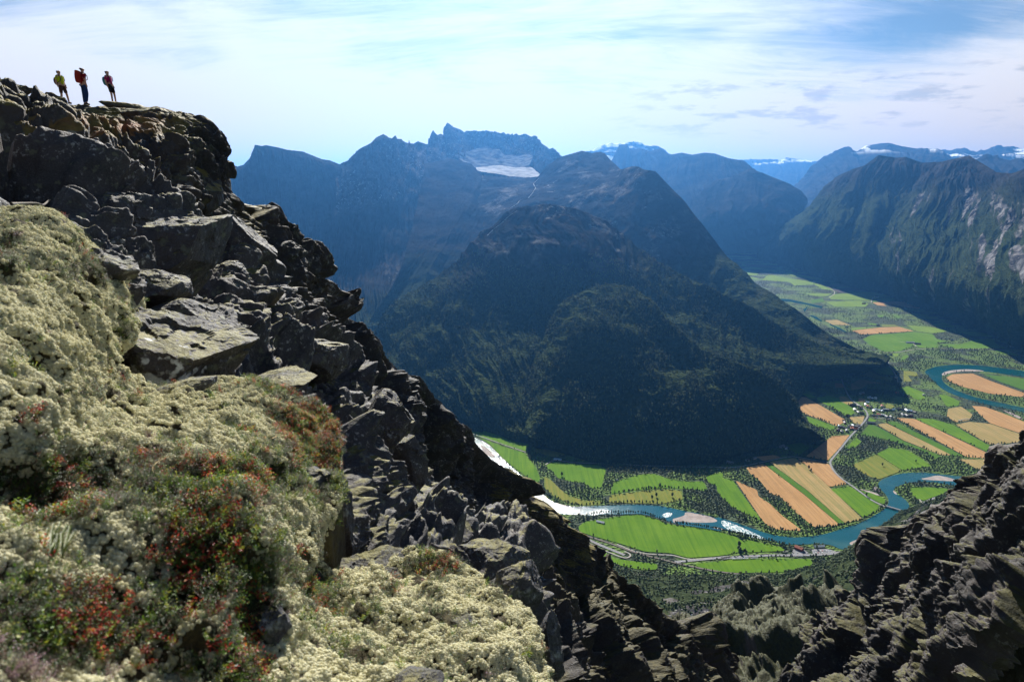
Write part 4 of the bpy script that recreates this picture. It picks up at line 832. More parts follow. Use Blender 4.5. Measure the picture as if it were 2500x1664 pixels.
rustC = lambda px, py, P: np.clip(1.2 * blobf(px, py, 250, 300, 150, 30) + .6 * blobf(px, py, 300, 345, 80, 16), 0, 1)
_, CG = rocky('ridge', [C0, C1, C2, C3], (0, .4, .75, 1), 1150, 640, ROCK_C, (.15, .055, .02), .25, seed=3, moss=mossC, rust=rustC, backs=((1.5, .6), (5, 9), (18, 60), (60, 260)), zst=1.4, edge=.12, ampmask=lambda px, py: 1 - .72 * (1 - sstep(py, 285, 400)) * (1 - sstep(px, 500, 620)))
# ---- lower gully cliffs to the right of the ridge
D0 = [(1345,1275,108),(1385,1297,110),(1412,1315,114),(1439,1336,118),(1451,1348,120),(1472,1352,124),(1478,1362,126),(1486,1354,126),(1494,1387,130),(1514,1392,135),(1555,1423,145),(1585,1458,155),(1616,1494,165),(1646,1515,175),(1697,1515,195),(1708,1545,203),(1743,1576,208),(1774,1611,212),(1809,1647,220),(1850,1700,230),(1900,1780,240)]
D1 = [(1330,1400,88),(1370,1400,92),(1400,1420,98),(1440,1440,105),(1480,1460,112),(1520,1480,122),(1550,1510,130),(1580,1540,138),(1620,1570,150),(1660,1590,162),(1700,1620,175),(1740,1660,185),(1790,1740,195),(1830,1830,200)]
D2 = [(1290,1480,62),(1330,1482,66),(1370,1480,72),(1410,1490,78),(1450,1520,84),(1490,1560,92),(1530,1600,100),(1560,1640,108),(1600,1700,115),(1650,1780,125),(1700,1880,140)]
D3 = [(1250,1620,44),(1300,1640,46),(1350,1660,50),(1400,1690,55),(1450,1730,60),(1500,1790,66),(1550,1860,72),(1600,1950,80)]
_, DGG = rocky('gully_cliffs', [D0, D1, D2, D3], (0, .4, .7, 1), 560, 460, ROCK_D, (.11, .04, .014), .24, seed=23, moss=lambda px, py, P: np.clip(.5 + .4 * fbm(P / 18., 3, 6) + .9 * blobf(px, py, 1500, 1440, 90, 60) - .6 * blobf(px, py, 1390, 1570, 60, 90), 0, 1.5), backs=((3, 4), (20, 50), (100, 400)), zst=2.2, edge=.2)
# ---- mossy knoll in the middle
E0 = [(1560,1590,300),(1620,1570,320),(1665,1535,350),(1715,1497,390),(1760,1465,430),(1790,1450,450),(1820,1435,465),(1860,1428,470),(1900,1430,475),(1950,1432,475),(1990,1441,470),(2030,1450,450),(2070,1455,430),(2110,1445,410),(2150,1430,400),(2200,1400,400),(2300,1380,400)]
E1 = [(1580,1640,270),(1640,1620,285),(1700,1580,310),(1740,1540,340),(1780,1510,370),(1830,1490,390),(1880,1480,395),(1930,1480,395),(1980,1485,385),(2030,1495,370),(2080,1500,350),(2130,1490,340),(2200,1470,330),(2300,1450,330)]
E2 = [(1600,1760,230),(1680,1740,240),(1740,1720,245),(1800,1700,250),(1860,1680,255),(1920,1670,255),(1980,1660,250),(2040,1650,245),(2100,1640,240),(2180,1620,235),(2300,1600,230)]
E3 = [(1600,1950,190),(1700,1950,195),(1800,1950,195),(1900,1950,195),(2000,1950,190),(2100,1950,185),(2300,1900,180)]
_, EG = rocky('knoll', [E0, E1, E2, E3], (0, .3, .75, 1), 480, 340, ROCK_K, (.12, .04, .014), .19, seed=33, moss=lambda px, py, P: np.clip(.85 + .4 * fbm(P / 40., 3, 7) + .8 * blobf(px, py, 1880, 1440, 160, 18), 0, 1.6), backs=((6, 6), (40, 50), (200, 300)), zst=1.6, edge=.2)
# ---- dark cliff on the right
F0 = [(1900,1760,165),(1915,1700,168),(1932,1657,170),(1977,1586,176),(2003,1540,182),(2039,1509,186),(2085,1462,192),(2115,1449,192),(2146,1447,190),(2161,1422,187),(2172,1390,184),(2181,1367,181),(2185,1355,180),(2209,1347,177),(2230,1316,172),(2239,1285,168),(2246,1254,164),(2269,1239,160),(2300,1222,157),(2329,1208,154),(2345,1198,152),(2357,1186,150),(2366,1172,148),(2381,1159,146),(2400,1146,144),(2407,1140,143),(2410,1118,142),(2413,1092,141),(2437,1083,140),(2469,1084,138),(2492,1081,136),(2497,1072,135),(2520,1066,133),(2600,1040,128),(2750,1010,122),(2900,980,118)]
F1 = [(1960,1780,140),(1990,1700,144),(2030,1640,150),(2080,1580,156),(2120,1520,158),(2170,1480,156),(2210,1430,152),(2250,1370,147),(2290,1310,142),(2340,1270,138),(2380,1240,132),(2420,1210,128),(2460,1190,124),(2520,1170,120),(2600,1150,114),(2750,1120,108),(2900,1100,104)]
F2 = [(2030,1880,105),(2080,1780,110),(2140,1700,114),(2190,1630,116),(2240,1560,116),(2290,1500,114),(2340,1440,110),(2390,1390,106),(2440,1350,100),(2500,1320,96),(2600,1290,90),(2750,1260,84),(2900,1240,80)]
F3 = [(2100,2050,60),(2180,1950,64),(2260,1850,66),(2330,1760,66),(2400,1690,64),(2470,1630,62),(2550,1580,60),(2650,1540,57),(2780,1510,54),(2920,1480,52)]
_, FG = rocky('right_cliff', [F0, F1, F2, F3], (0, .35, .7, 1), 760, 620, ROCK_E, (.11, .042, .015), .27, seed=43, soft=.05, moss=lambda px, py, P: np.clip(.35 + .35 * fbm(P / 15., 3, 8) + .7 * blobf(px, py, 2230, 1560, 60, 60) + .6 * blobf(px, py, 2470, 1640, 60, 50), 0, 1.4), backs=((4, 1), (14, 20), (50, 160), (120, 450)), zst=2.4, edge=.12)
# ================================================================== the ledge underfoot: lichen ground and broken rock
A0 = [(-300,470,4.5),(-100,480,4.8),(0,500,5),(70,502,5.1),(130,515,5.2),(190,548,5.3),(215,590,5.3),(260,625,5.5),(320,650,5.8),(335,700,5.9),(350,765,5.9),(290,790,5.6),(215,820,5.2),(195,870,4.8),(230,915,4.6),(310,945,4.5),(380,955,4.4),(450,945,4.5),(520,918,4.8),(600,925,5),(700,952,4.8),(790,985,4.4),(825,1030,4.1),(835,1100,3.8),(825,1200,3.3),(800,1300,3.0),(750,1390,2.85),(800,1400,2.95),(860,1390,3.1),(960,1372,3.3),(1050,1348,3.4),(1110,1370,3.3),(1170,1400,3.1),(1240,1440,2.9),(1290,1500,2.7),(1320,1560,2.5),(1350,1640,2.3),(1380,1740,2.1)]
A1 = [(-300,700,3.2),(0,700,3.4),(100,720,3.6),(160,790,3.8),(200,880,3.8),(260,960,3.8),(350,1000,3.9),(450,1000,4.0),(560,1000,4.2),(680,1020,4.2),(750,1080,3.9),(775,1150,3.6),(765,1230,3.2),(740,1300,2.85),(720,1370,2.6),(760,1440,2.6),(860,1450,2.75),(960,1450,2.75),(1060,1440,2.75),(1150,1470,2.6),(1210,1520,2.45),(1260,1600,2.25),(1290,1710,2.05)]
A2 = [(-300,950,2.6),(0,950,2.7),(110,980,2.8),(200,1040,3.0),(300,1080,3.1),(400,1100,3.25),(520,1110,3.35),(610,1140,3.3),(680,1190,3.15),(705,1250,2.9),(700,1330,2.6),(690,1400,2.4),(730,1480,2.35),(820,1520,2.35),(940,1530,2.3),(1060,1540,2.25),(1130,1580,2.15),(1180,1650,2.0),(1210,1740,1.85)]
A3 = [(-300,1220,2.5),(0,1225,2.55),(90,1245,2.62),(180,1255,2.68),(280,1245,2.75),(380,1225,2.85),(480,1212,2.8),(560,1230,2.62),(620,1275,2.38),(655,1340,2.2),(650,1420,2.1),(670,1500,2.0),(740,1570,2.0),(860,1610,1.95),(980,1630,1.92),(1070,1670,1.85),(1120,1760,1.75)]
A4 = [(-300,1360,1.85),(0,1360,1.85),(90,1370,1.9),(190,1340,1.98),(290,1298,2.06),(390,1262,2.12),(480,1258,2.08),(560,1285,1.98),(605,1355,1.9),(605,1450,1.9),(610,1540,1.8),(660,1620,1.72),(780,1680,1.7),(900,1720,1.65),(1040,1800,1.6)]
A5 = [(-300,1560,1.6),(0,1560,1.62),(120,1560,1.65),(240,1540,1.7),(350,1520,1.74),(430,1540,1.72),(480,1600,1.62),(520,1700,1.5),(640,1780,1.48),(800,1850,1.42),(980,1950,1.36)]
A6 = [(-300,1900,1.2),(0,1900,1.2),(200,1900,1.2),(400,1930,1.2),(600,2000,1.15),(900,2150,1.1)]
def nearer(L, f):
    o_ = []
    for x, y, r in L:
        k = min(1., max(0., (x - 560) / 260.)); k = k * k * (3 - 2 * k); o_.append((x, y, r * (f * (1 - k) + k)))
    return o_
A1, A2, A3, A4, A5, A6 = [nearer(L, f) for L, f in ((A1, .88), (A2, .8), (A3, .76), (A4, .86), (A5, .84), (A6, .85))]
t = NT('peat_and_moss'); n = t.noise(9, 7, .7); n2 = t.noise(40, 5, .7); t.color(t.mix(t.ramp(n, .35, .65), (.022, .016, .01), (.07, .06, .022))); t.bump(t.math('ADD', n, t.math('MULTIPLY', n2, .4)), 1., .03); PEAT = t.m
AG = loft([A0, A1, A2, A3, A4, A5, A6], (0, .2, .36, .5, .64, .8, 1), 700, 560, cr=True)
AN = gnormals(AG)
for _ in range(8): AN[1:-1, 1:-1] = (AN[:-2, 1:-1] + AN[2:, 1:-1] + AN[1:-1, :-2] + AN[1:-1, 2:]) / 4
AN /= np.linalg.norm(AN, axis=-1, keepdims=True)
AP = AG.reshape(-1, 3)
AD = .075 * fbm(AP / .45, 4, 61) + .065 * np.maximum(-.2, fbm(AP / .17, 3, 62)) + .012 * fbm(AP / .05, 3, 63)
AG = AG + AN * (AD.reshape(AG.shape[:2]) * (.35 + .65 * sstep(np.linspace(0, 1, 560), 0, .05))[:, None])[..., None]
bl = [back(AG[0], a, b) for a, b in ((.05, .05), (.12, .3), (.3, 1.2), (.5, 3.))][::-1]; G2 = np.concatenate([np.array(bl), AG], 0)
o = mesh_np('ledge_ground', G2.reshape(-1, 3), gridfaces(564, 700), PEAT); tag(o, kind='structure')
AN = gnormals(AG)
_lx, _ly, _ = project(AG.reshape(-1, 3))
def on_ledge(px, py, up=0.):
    """the point of the ledge surface seen at a photo pixel"""
    k = np.argmin((_lx - px) ** 2 + (_ly - py) ** 2); return AG.reshape(-1, 3)[k] + [0, 0, up]
# broken rock just beyond the ledge
B0 = [(-320,440,12),(0,462,12),(130,475,12),(230,505,12),(300,525,13),(400,550,13),(450,575,13),(560,615,14),(600,610,14),(640,650,14),(680,725,15),(740,795,15),(800,855,16),(870,935,16),(930,985,17),(1000,1080,18),(1050,1190,19),(1130,1290,21),(1200,1335,22),(1270,1360,22),(1300,1430,22)]
B1 = [(-320,530,8),(0,545,8),(150,565,8),(250,600,8.5),(350,660,8.5),(450,720,9),(520,780,9),(600,860,9.5),(700,930,9),(800,990,9),(880,1060,9),(930,1160,9.5),(980,1260,10),(1060,1330,10),(1150,1370,10),(1230,1420,10),(1280,1500,10)]
B2 = [(-320,700,6),(0,700,6),(180,720,6.3),(300,800,6.3),(400,880,6.3),(500,930,6.3),(620,980,6.3),(740,1030,6),(820,1110,5.8),(850,1220,5.5),(870,1330,5.3),(960,1390,5.3),(1060,1400,5.2),(1150,1430,5.2),(1240,1500,5),(1290,1600,5)]
B3 = [(-320,1000,4.7),(0,1000,4.7),(200,1000,4.8),(350,1060,4.8),(500,1100,4.8),(650,1150,4.8),(740,1230,4.6),(760,1350,4.3),(820,1450,4.2),(940,1520,4.2),(1100,1560,4.2),(1200,1640,4.),(1240,1760,4.)]
rocky('broken_rock', [B0, B1, B2, B3], (0, .4, .75, 1), 760, 460, ROCK_N, (.16, .06, .022), .27, seed=53, moss=lambda px, py, P: np.clip(.35 + .5 * fbm(P / 1.2, 3, 9), 0, 1), backs=((.3, .3), (1.5, 3), (5, 15)), zst=1.2, edge=.3)
# ---- separate boulders
import bmesh
def ico(sub):
    bm = bmesh.new(); bmesh.ops.create_icosphere(bm, subdivisions=sub, radius=1.); v = np.array([q.co[:] for q in bm.verts]); f = np.array([[l.index for l in q.verts] for q in bm.faces]); bm.free(); return v, f
ICO = {k: ico(k) for k in (2, 3, 5, 6)}
def boulder(px, py, r, wpx, hpx, seed, label, cat='boulder', group=None, sub=6, depth=1., rot=0., tilt=0., npl=13, mossy=.5, mat=None, name='boulder', base=None, rough=1.):
    g = np.random.default_rng(seed); v, f = ICO[sub]
    c = at(px, py, r=r) if base is None else np.array(base); dist = np.linalg.norm(c - [0, 0, CAMZ]); W = wpx / F * dist / 2; H = hpx / F * dist / 2
    n = g.normal(size=(npl, 3)); n /= np.linalg.norm(n, axis=1, keepdims=True); d = g.uniform(.62, .98, npl)
    dt = v @ n.T; rad = np.min(np.where(dt > .05, d / np.maximum(dt, .05), 9.), axis=1); rad = np.minimum(rad, 1.25)
    q = v * rad[:, None]; q = q * (W, W * depth, H)
    S = min(W, H); q = q + v * (S * rough * (.10 * fbm(q / S * 1.1, 6, seed, .55) + .04 * blocks(q + seed, (.5 * S, .5 * S, .3 * S), seed)[0]))[:, None]
    ct, st = math.cos(tilt), math.sin(tilt); q = q @ np.array([[ct, 0, st], [0, 1, 0], [-st, 0, ct]]); cr, sr = math.cos(rot), math.sin(rot); q = q @ np.array([[cr, sr, 0], [-sr, cr, 0], [0, 0, 1]])
    o = mesh_np(name, q, f, mat or ROCK_N, smooth=False, attrs={'moss': np.full(len(q), mossy), 'rust': np.zeros(len(q))}); o.location = c
    tag(o, label, cat, group); return o
t = ROCK_N
def with_patch(name, PATCH, thr):
    """near rock that carries one large white crust of lichen with dark holes"""
    m = ROCK_N.copy(); m.name = name; nt_ = m.node_tree; b = [x for x in nt_.nodes if x.type == 'BSDF_PRINCIPLED'][0]; src = b.inputs[0].links[0].from_socket
    tcn = nt_.nodes.new('ShaderNodeTexCoord'); vd = nt_.nodes.new('ShaderNodeVectorMath'); vd.operation = 'DISTANCE'; nt_.links.new(tcn.outputs['Object'], vd.inputs[0]); vd.inputs[1].default_value = PATCH
    no = nt_.nodes.new('ShaderNodeTexNoise'); no.inputs['Scale'].default_value = 7; no.inputs['Detail'].default_value = 5; nt_.links.new(tcn.outputs['Object'], no.inputs[0])
    ad = nt_.nodes.new('ShaderNodeMath'); ad.operation = 'MULTIPLY_ADD'; nt_.links.new(no.outputs['Fac'], ad.inputs[0]); ad.inputs[1].default_value = .75; nt_.links.new(vd.outputs['Value'], ad.inputs[2])
    mr = nt_.nodes.new('ShaderNodeMapRange'); nt_.links.new(ad.outputs[0], mr.inputs[0]); mr.inputs[1].default_value = thr; mr.inputs[2].default_value = thr - .03
    mx = nt_.nodes.new('ShaderNodeMix'); mx.data_type = 'RGBA'; nt_.links.new(mr.outputs[0], mx.inputs[0]); nt_.links.new(src, mx.inputs[6]); mx.inputs[7].default_value = (.62, .64, .64, 1); nt_.links.new(mx.outputs[2], b.inputs[0]); return m
WP = with_patch('rock_with_white_lichen', (.26, -.45, -.12), .60); WP2 = with_patch('rock_with_pale_spot', (-.25, -.45, .05), .50)
boulder(375, 865, 5.5, 400, 215, 11, 'large grey boulder with a white lichen patch above the pale lichen carpet', mat=WP, depth=.8, tilt=.05)
boulder(470, 800, 6.4, 190, 110, 12, 'grey block with a moss cushion on top, behind the white-patched boulder', depth=1.1, tilt=.15)
boulder(385, 640, 8.2, 400, 150, 13, 'long pale weathered slab sloping down behind the lichen mound', depth=.7, tilt=.42)
boulder(350, 700, 6.8, 150, 95, 14, 'rounded whitish rock below the long weathered slab', depth=1)
boulder(205, 505, 11, 200, 85, 15, 'tilted grey slab with a pebbled face at the foot of the ridge', depth=.7, tilt=.4)
boulder(345, 545, 10.5, 190, 130, 16, 'peaked dark boulder with a white spot, beside the tilted grey slab', depth=.8, tilt=-.1, mat=WP2)
boulder(590, 630, 13, 150, 190, 17, 'tall pointed dark rock standing on the slope below the ridge', depth=.8, tilt=-.1)
boulder(520, 700, 11, 220, 120, 18, 'broad dark block under the tall pointed rock', depth=.9, tilt=.3)
boulder(890, 1425, 3.15, 200, 95, 19, 'smooth grey rock half sunk in lichen at the ledge', depth=1., tilt=.25, npl=9)
boulder(1245, 1455, 3.0, 150, 130, 20, 'pale grey rock with green crust at the ledge corner', depth=1., tilt=.35)
boulder(1185, 1385, 6.2, 230, 95, 21, 'flat grey ledge rock with yellow moss on its rim', depth=.8, tilt=.1)
boulder(975, 1290, 9, 300, 150, 22, 'big weathered grey slab lying in the gully below the ledge', depth=.8, tilt=.15)
boulder(985, 1165, 10, 110, 190, 23, 'upright grey pillar of rock beside the dark gully wall', depth=.8, tilt=-.05)
boulder(935, 1040, 12, 150, 150, 24, 'square dark block with a mossy top above the grey pillar', depth=.9)
boulder(880, 1130, 8, 130, 260, 25, 'dark upright rock face next to the red shrubs', depth=.8)
boulder(660, 940, 5.4, 240, 50, 26, 'thin pale rock edge behind the shrubs', depth=.8, tilt=.25)
boulder(735, 1440, 2.8, 120, 170, 27, 'dark rock under the overhanging lichen mound', depth=.9)
boulder(820, 1250, 3.6, 70, 260, 28, 'narrow pale-edged rock at the rim of the shrub ledge', depth=1.)
boulder(1020, 1215, 13, 120, 90, 29, 'small angular grey block right of the grey pillar', depth=.9, tilt=.3)
boulder(1090, 1330, 12, 130, 70, 30, 'low grey block between the big slab and the ledge rock', depth=.9)
boulder(740, 880, 12, 170, 120, 31, 'slanting dark block on the slope above the red shrubs', depth=.9, tilt=.3)
boulder(620, 810, 11, 180, 130, 32, 'chunky dark boulder right of the white-patched boulder', depth=.9, tilt=.2)
boulder(850, 980, 13, 120, 110, 33, 'mossy-topped boulder above the square dark block', depth=.9)
boulder(1010, 1658, 1.68, 110, 26, 34, 'flat little stone in the lichen at the bottom edge', depth=.8, sub=5)
boulder(1330, 1590, 3.2, 90, 170, 35, 'grey rock on the outer corner below the pale grey rock', depth=1.)
for i, (x, y, wx, hx, tx) in enumerate(((245, 640, 150, 70, 'dark rock in the hollow of the upper lichen mound'), (150, 1235, 160, 60, 'dark stone in the shaded hollow at lower left'), (770, 1180, 90, 110, 'grey rock breaking through the red shrubs at the rim'), (655, 1500, 110, 130, 'dark rock under the right side of the lower mound'), (1130, 1520, 80, 45, 'small grey stone set in the lower right lichen'), (430, 905, 150, 40, 'dark stone along the foot of the white-patched boulder'))):
    boulder(x, y, 1, wx, hx, 60 + i, tx, base=on_ledge(x, y, -.02), sub=5, depth=.9, tilt=.1 * (i - 2))
# crest and slope boulders on the ridge
CR_ = [(20,250,90,70,36,'squat'),(85,275,90,70,35,'leaning'),(130,285,70,70,34,'split'),(15,310,60,60,28,'half-buried'),(45,225,60,30,42,'low'),(300,262,80,22,41,'long flat'),(385,295,120,60,34,'broad'),(440,320,80,60,32,'blocky'),(485,330,60,50,32,'square'),(525,360,60,70,31.5,'upright'),(80,340,80,50,27,'grey'),(30,375,70,60,24,'broken'),
       (120,390,90,50,26,'flat-topped'),(180,370,70,50,28,'wedge-shaped'),(190,440,70,90,20,'fallen'),(260,430,90,60,24,'slanted'),(330,440,70,60,25,'rounded'),(300,480,110,50,19,'long dark'),(70,430,110,80,20,'dark'),(150,460,60,80,18,'toppled'),(240,385,60,40,29,'small'),(400,440,200,190,29.5,'huge smooth-faced')]
for i, (x, y, wx, hx, r_, adj) in enumerate(CR_):
    where = 'near the hikers on the crest' if y < 300 and x < 350 else ('on the broken slope below the hikers' if x < 350 else 'at the edge of the ridge shoulder')
    boulder(x, y, r_, wx, hx, 100 + i, f'{adj} dark boulder {where}', group='boulders on the ridge', sub=5, depth=.8, tilt=(i % 5 - 2) * .06, mat=ROCK_C, mossy=.55)
# ================================================================== lichen carpet and dwarf shrubs (nobody could count them)
def coll_of(name, objs):
    c = bpy.data.collections.new(name)
    for o in objs: c.objects.link(o)
    return c
t = NT('reindeer_lichen'); oi = t.n('ShaderNodeObjectInfo'); c = t.mix(oi.outputs['Random'], (.60, .56, .34), (.94, .89, .64)); t.color(t.mix(t.ramp(t.noise(3.2, 3), .4, .62), c, (.64, .65, .48)))
t.bump(t.noise(260, 4, .8), 1., .004); t.b.inputs['Roughness'].default_value = 1; t.b.inputs['Specular IOR Level'].default_value = .05
tr = t.n('ShaderNodeBsdfTranslucent'); tr.inputs[0].default_value = (.92, .87, .60, 1); mx = t.n('ShaderNodeMixShader'); mx.inputs[0].default_value = .42; t.l(t.b, 0, mx, 1); t.l(tr, 0, mx, 2); t.l(mx, 0, t.out, 0); LICH = t.m
kinds = []
v0, f0 = ICO[2]
for i in range(5):
    g = np.random.default_rng(i + 300); V = []; T = []; n0 = 0
    for k in range(8):
        a = k * .785 + g.uniform(-.3, .3); rr = 0 if k == 0 else g.uniform(.45, .75)
        c = np.array([rr * math.cos(a), rr * math.sin(a), .35 + (.35 if k == 0 else g.uniform(-.15, .15))]); s = g.uniform(.3, .46)
        V.append(v0 * (1 + .28 * vnoise(v0 * 3.1 + k * 7 + i, k)[:, None]) * s + c); T.append(f0 + n0); n0 += len(v0)
    kinds.append(mesh_np('lichen_puff', np.vstack(V) * .0125, np.vstack(T), LICH, smooth=True, link=False))
LC = coll_of('lichen_kinds', kinds)
def sprig(seed, mats, leaf=.0075, h=.04, nst=6, nl=9, wide=.5):
    g = np.random.default_rng(seed); V = []; Fc = []; mi = []
    for s in range(nst):
        a = g.uniform(0, 6.28); lean = g.uniform(.1, .9); tip = np.array([math.cos(a) * lean * h * .8, math.sin(a) * lean * h * .8, h * g.uniform(.6, 1.1)])
        mloc = g.integers(0, len(mats))
        for k in range(nl):
            f = .25 + .75 * k / nl; p = tip * f * np.array([1, 1, 1]) ; b = k * 2.4 + g.uniform(-.4, .4); d = np.array([math.cos(b), math.sin(b), g.uniform(.1, .9)]); d /= np.linalg.norm(d)
            sd_ = np.cross(d, [0, 0, 1]); sd_ /= np.linalg.norm(sd_) + 1e-6; L = leaf * g.uniform(.7, 1.3); up_ = np.cross(sd_, d)
            q = len(V); V += [p, p + d * L * .5 + sd_ * L * wide * .5 + up_ * L * .12, p + d * L, p + d * L * .5 - sd_ * L * wide * .5 + up_ * L * .12]; Fc.append((q, q + 1, q + 2, q + 3)); mi.append(mloc if g.uniform() < .8 else g.integers(0, len(mats)))
    return mesh_np('sprig', np.array(V), np.array(Fc), None, smooth=False, link=False, mats=mats, midx=mi)
def leafm(name, c):
    t = NT(name); oi = t.n('ShaderNodeObjectInfo'); t.color(t.mix(oi.outputs['Random'], [q * .6 for q in c], [min(1, q * 1.3) for q in c])); t.b.inputs['Roughness'].default_value = .5; t.b.inputs['Specular IOR Level'].default_value = .45
    # thin leaves let some sun through
    tr = t.n('ShaderNodeBsdfTranslucent'); tr.inputs[0].default_value = (*[min(1, q * 1.6) for q in c], 1); mx = t.n('ShaderNodeMixShader'); mx.inputs[0].default_value = .35
    t.l(t.b, 0, mx, 1); t.l(tr, 0, mx, 2); t.l(mx, 0, t.out, 0); return t.m
GRN = leafm('leaf_green', (.10, .17, .02)); YEL = leafm('leaf_yellow_green', (.26, .27, .03)); RED = leafm('leaf_red', (.30, .025, .012)); ORA = leafm('leaf_orange', (.42, .13, .025)); DRK = leafm('leaf_dark', (.03, .055, .014)); BRN = leafm('leaf_brown', (.10, .055, .035)); HEA = leafm('heather_flower', (.28, .18, .2))
SG_ = coll_of('sprigs_green', [sprig(k, [GRN, YEL, DRK, GRN]) for k in range(4)])
SR_ = coll_of('sprigs_red', [sprig(10 + k, [RED, ORA, YEL, RED, GRN]) for k in range(4)])
SD_ = coll_of('sprigs_dark', [sprig(20 + k, [DRK, BRN, DRK, GRN], leaf=.004, nst=9, nl=14) for k in range(4)])
SH_ = coll_of('sprigs_heather', [sprig(30 + k, [HEA, BRN, HEA], leaf=.004, nst=9, nl=14) for k in range(3)])
def surf_points(G, Nn, n, wfun):
    A = np.linalg.norm(np.cross(G[1:, :-1] - G[:-1, :-1], G[:-1, 1:] - G[:-1, :-1]), axis=-1); c = np.cumsum(A.ravel()); k = np.searchsorted(c, rng.uniform(0, c[-1], n)); i, j = np.divmod(k, A.shape[1])
    a, b = rng.uniform(size=(2, n, 1)); P = G[i, j] * (1 - a) * (1 - b) + G[i + 1, j] * a * (1 - b) + G[i, j + 1] * (1 - a) * b + G[i + 1, j + 1] * a * b; q = Nn[i, j]
    px, py, _ = project(P); w_ = wfun(px, py, P); m = (rng.uniform(size=n) < w_) & (px > -160) & (px < 1500) & (py < 1800) & (py > 400); return P[m], q[m]
area = np.linalg.norm(np.cross(AG[1:, :-1] - AG[:-1, :-1], AG[:-1, 1:] - AG[:-1, :-1]), axis=-1).sum(); print('ledge area', area)
B_ = blobf
def shrubw(px, py, P):
    n = fbm(P / .35, 4, 201)
    w_ = 1.1 * B_(px, py, 765, 1090, 90, 150) + .8 * B_(px, py, 600, 1160, 190, 50) + .75 * B_(px, py, 520, 1330, 160, 90) + .9 * B_(px, py, 380, 1480, 220, 120) + .8 * B_(px, py, 80, 1480, 170, 130) + .9 * B_(px, py, 1060, 1380, 80, 30) + .35 * B_(px, py, 650, 940, 130, 30) + .7 * B_(px, py, 160, 1230, 220, 70) + .8 * B_(px, py, 560, 1640, 140, 60) + .6 * B_(px, py, 780, 1450, 60, 60) + .45 * B_(px, py, 60, 1010, 60, 40) + .35 * B_(px, py, 330, 1130, 260, 50) + .4 * B_(px, py, 200, 1560, 260, 90) + .3 * B_(px, py, 900, 1600, 90, 40)
    return w_ + .55 * n
HOL = lambda px, py: 1.1 * B_(px, py, 235, 655, 75, 40) + .9 * B_(px, py, 20, 640, 45, 60) + .8 * B_(px, py, 100, 1190, 190, 55) + .8 * B_(px, py, 200, 960, 60, 18) + .5 * B_(px, py, 40, 860, 60, 30) + .7 * B_(px, py, 640, 1480, 60, 90) + .6 * B_(px, py, 420, 1150, 120, 40) + .7 * B_(px, py, 1100, 1500, 50, 30)
def w_lichen(px, py, P): return np.clip(1 - 1.2 * HOL(px, py), .03, 1) * np.clip(1.25 - 1.5 * shrubw(px, py, P), .04, 1) * np.clip(1.1 + 1.9 * fbm(P / .13, 3, 202), .02, 1)
def w_red(px, py, P): return np.clip(1.0 * shrubw(px, py, P) - .25, 0, .9) * sstep(fbm(P / .22, 3, 203) + .35 * B_(px, py, 780, 1050, 80, 120) + .3 * B_(px, py, 1060, 1380, 80, 30), -.1, .25)
def w_green(px, py, P): return np.clip(1.0 * shrubw(px, py, P) - .2, .01, .9) * sstep(fbm(P / .22, 3, 204) , -.1, .25)
def w_dark(px, py, P): return np.clip(1.2 * shrubw(px, py, P) + .8 * HOL(px, py) - .1, .02, 1)
def w_hea(px, py, P): return sstep(fbm(P / .3, 3, 205), .2, .4) * np.clip(.9 * (B_(px, py, 300, 1400, 250, 110) + B_(px, py, 100, 1600, 200, 80)), .01, .8)
for nm, cl_, n_, wf, a, b, sd in (('lichen_carpet', LC, int(area * 11000), w_lichen, .3, 1.3, 5), ('red_leaved_shrubs', SR_, int(area * 3400), w_red, .6, 1.25, 6), ('green_leaved_shrubs', SG_, int(area * 3200), w_green, .6, 1.25, 7), ('dark_heath', SD_, int(area * 3000), w_dark, .6, 1.2, 8), ('heather', SH_, int(area * 1500), w_hea, .6, 1.1, 9)):
    P, q = surf_points(AG, AN, n_, wf); print(nm, len(P)); q = q * .6 + [0, 0, .4]
    gn_scatter(nm, P - q * .003, cl_, a, b, sd, normal=q)
# ================================================================== houses, barns, bridge, cars
def hp(k, x, y): return at(*CR[k](x, y), z=0.)
WM = {'white': flat('white_boards', (.72, .72, .70)), 'red': flat('barn_red', (.27, .05, .035)), 'grey': flat('grey_boards', (.3, .3, .3)), 'yellow': flat('ochre_boards', (.5, .38, .15)), 'brown': flat('brown_boards', (.14, .08, .05))}
RFM = {'grey': flat('slate_roof', (.16, .165, .175), .6), 'red': flat('tile_roof', (.34, .11, .07)), 'dark': flat('dark_roof', (.06, .06, .065), .6), 'white': flat('pale_metal_roof', (.7, .71, .72), .4), 'blue': flat('blue_roof', (.25, .38, .48), .5)}
GLS = flat('window_glass', (.05, .06, .07), .1, .6); DOORM = flat('painted_door', (.12, .07, .04)); FRM = flat('window_frame', (.8, .8, .78)); CHM = flat('chimney_brick', (.25, .14, .1))
def box_np(x0, x1, y0, y1, z0, z1): 
    V = np.array([(x, y, z) for x in (x0, x1) for y in (y0, y1) for z in (z0, z1)], float); f = [(0, 1, 3, 2), (4, 6, 7, 5), (0, 4, 5, 1), (2, 3, 7, 6), (0, 2, 6, 4), (1, 5, 7, 3)]; return V, f
def boxes(name, bs, mat, parent=None):
    V = []; Fc = []
    for b in bs:
        v, f = box_np(*b); Fc += [tuple(q + len(V) for q in g) for g in f]; V += list(v)
    return mesh_np(name, np.array(V), np.array(Fc), mat, parent, smooth=False)
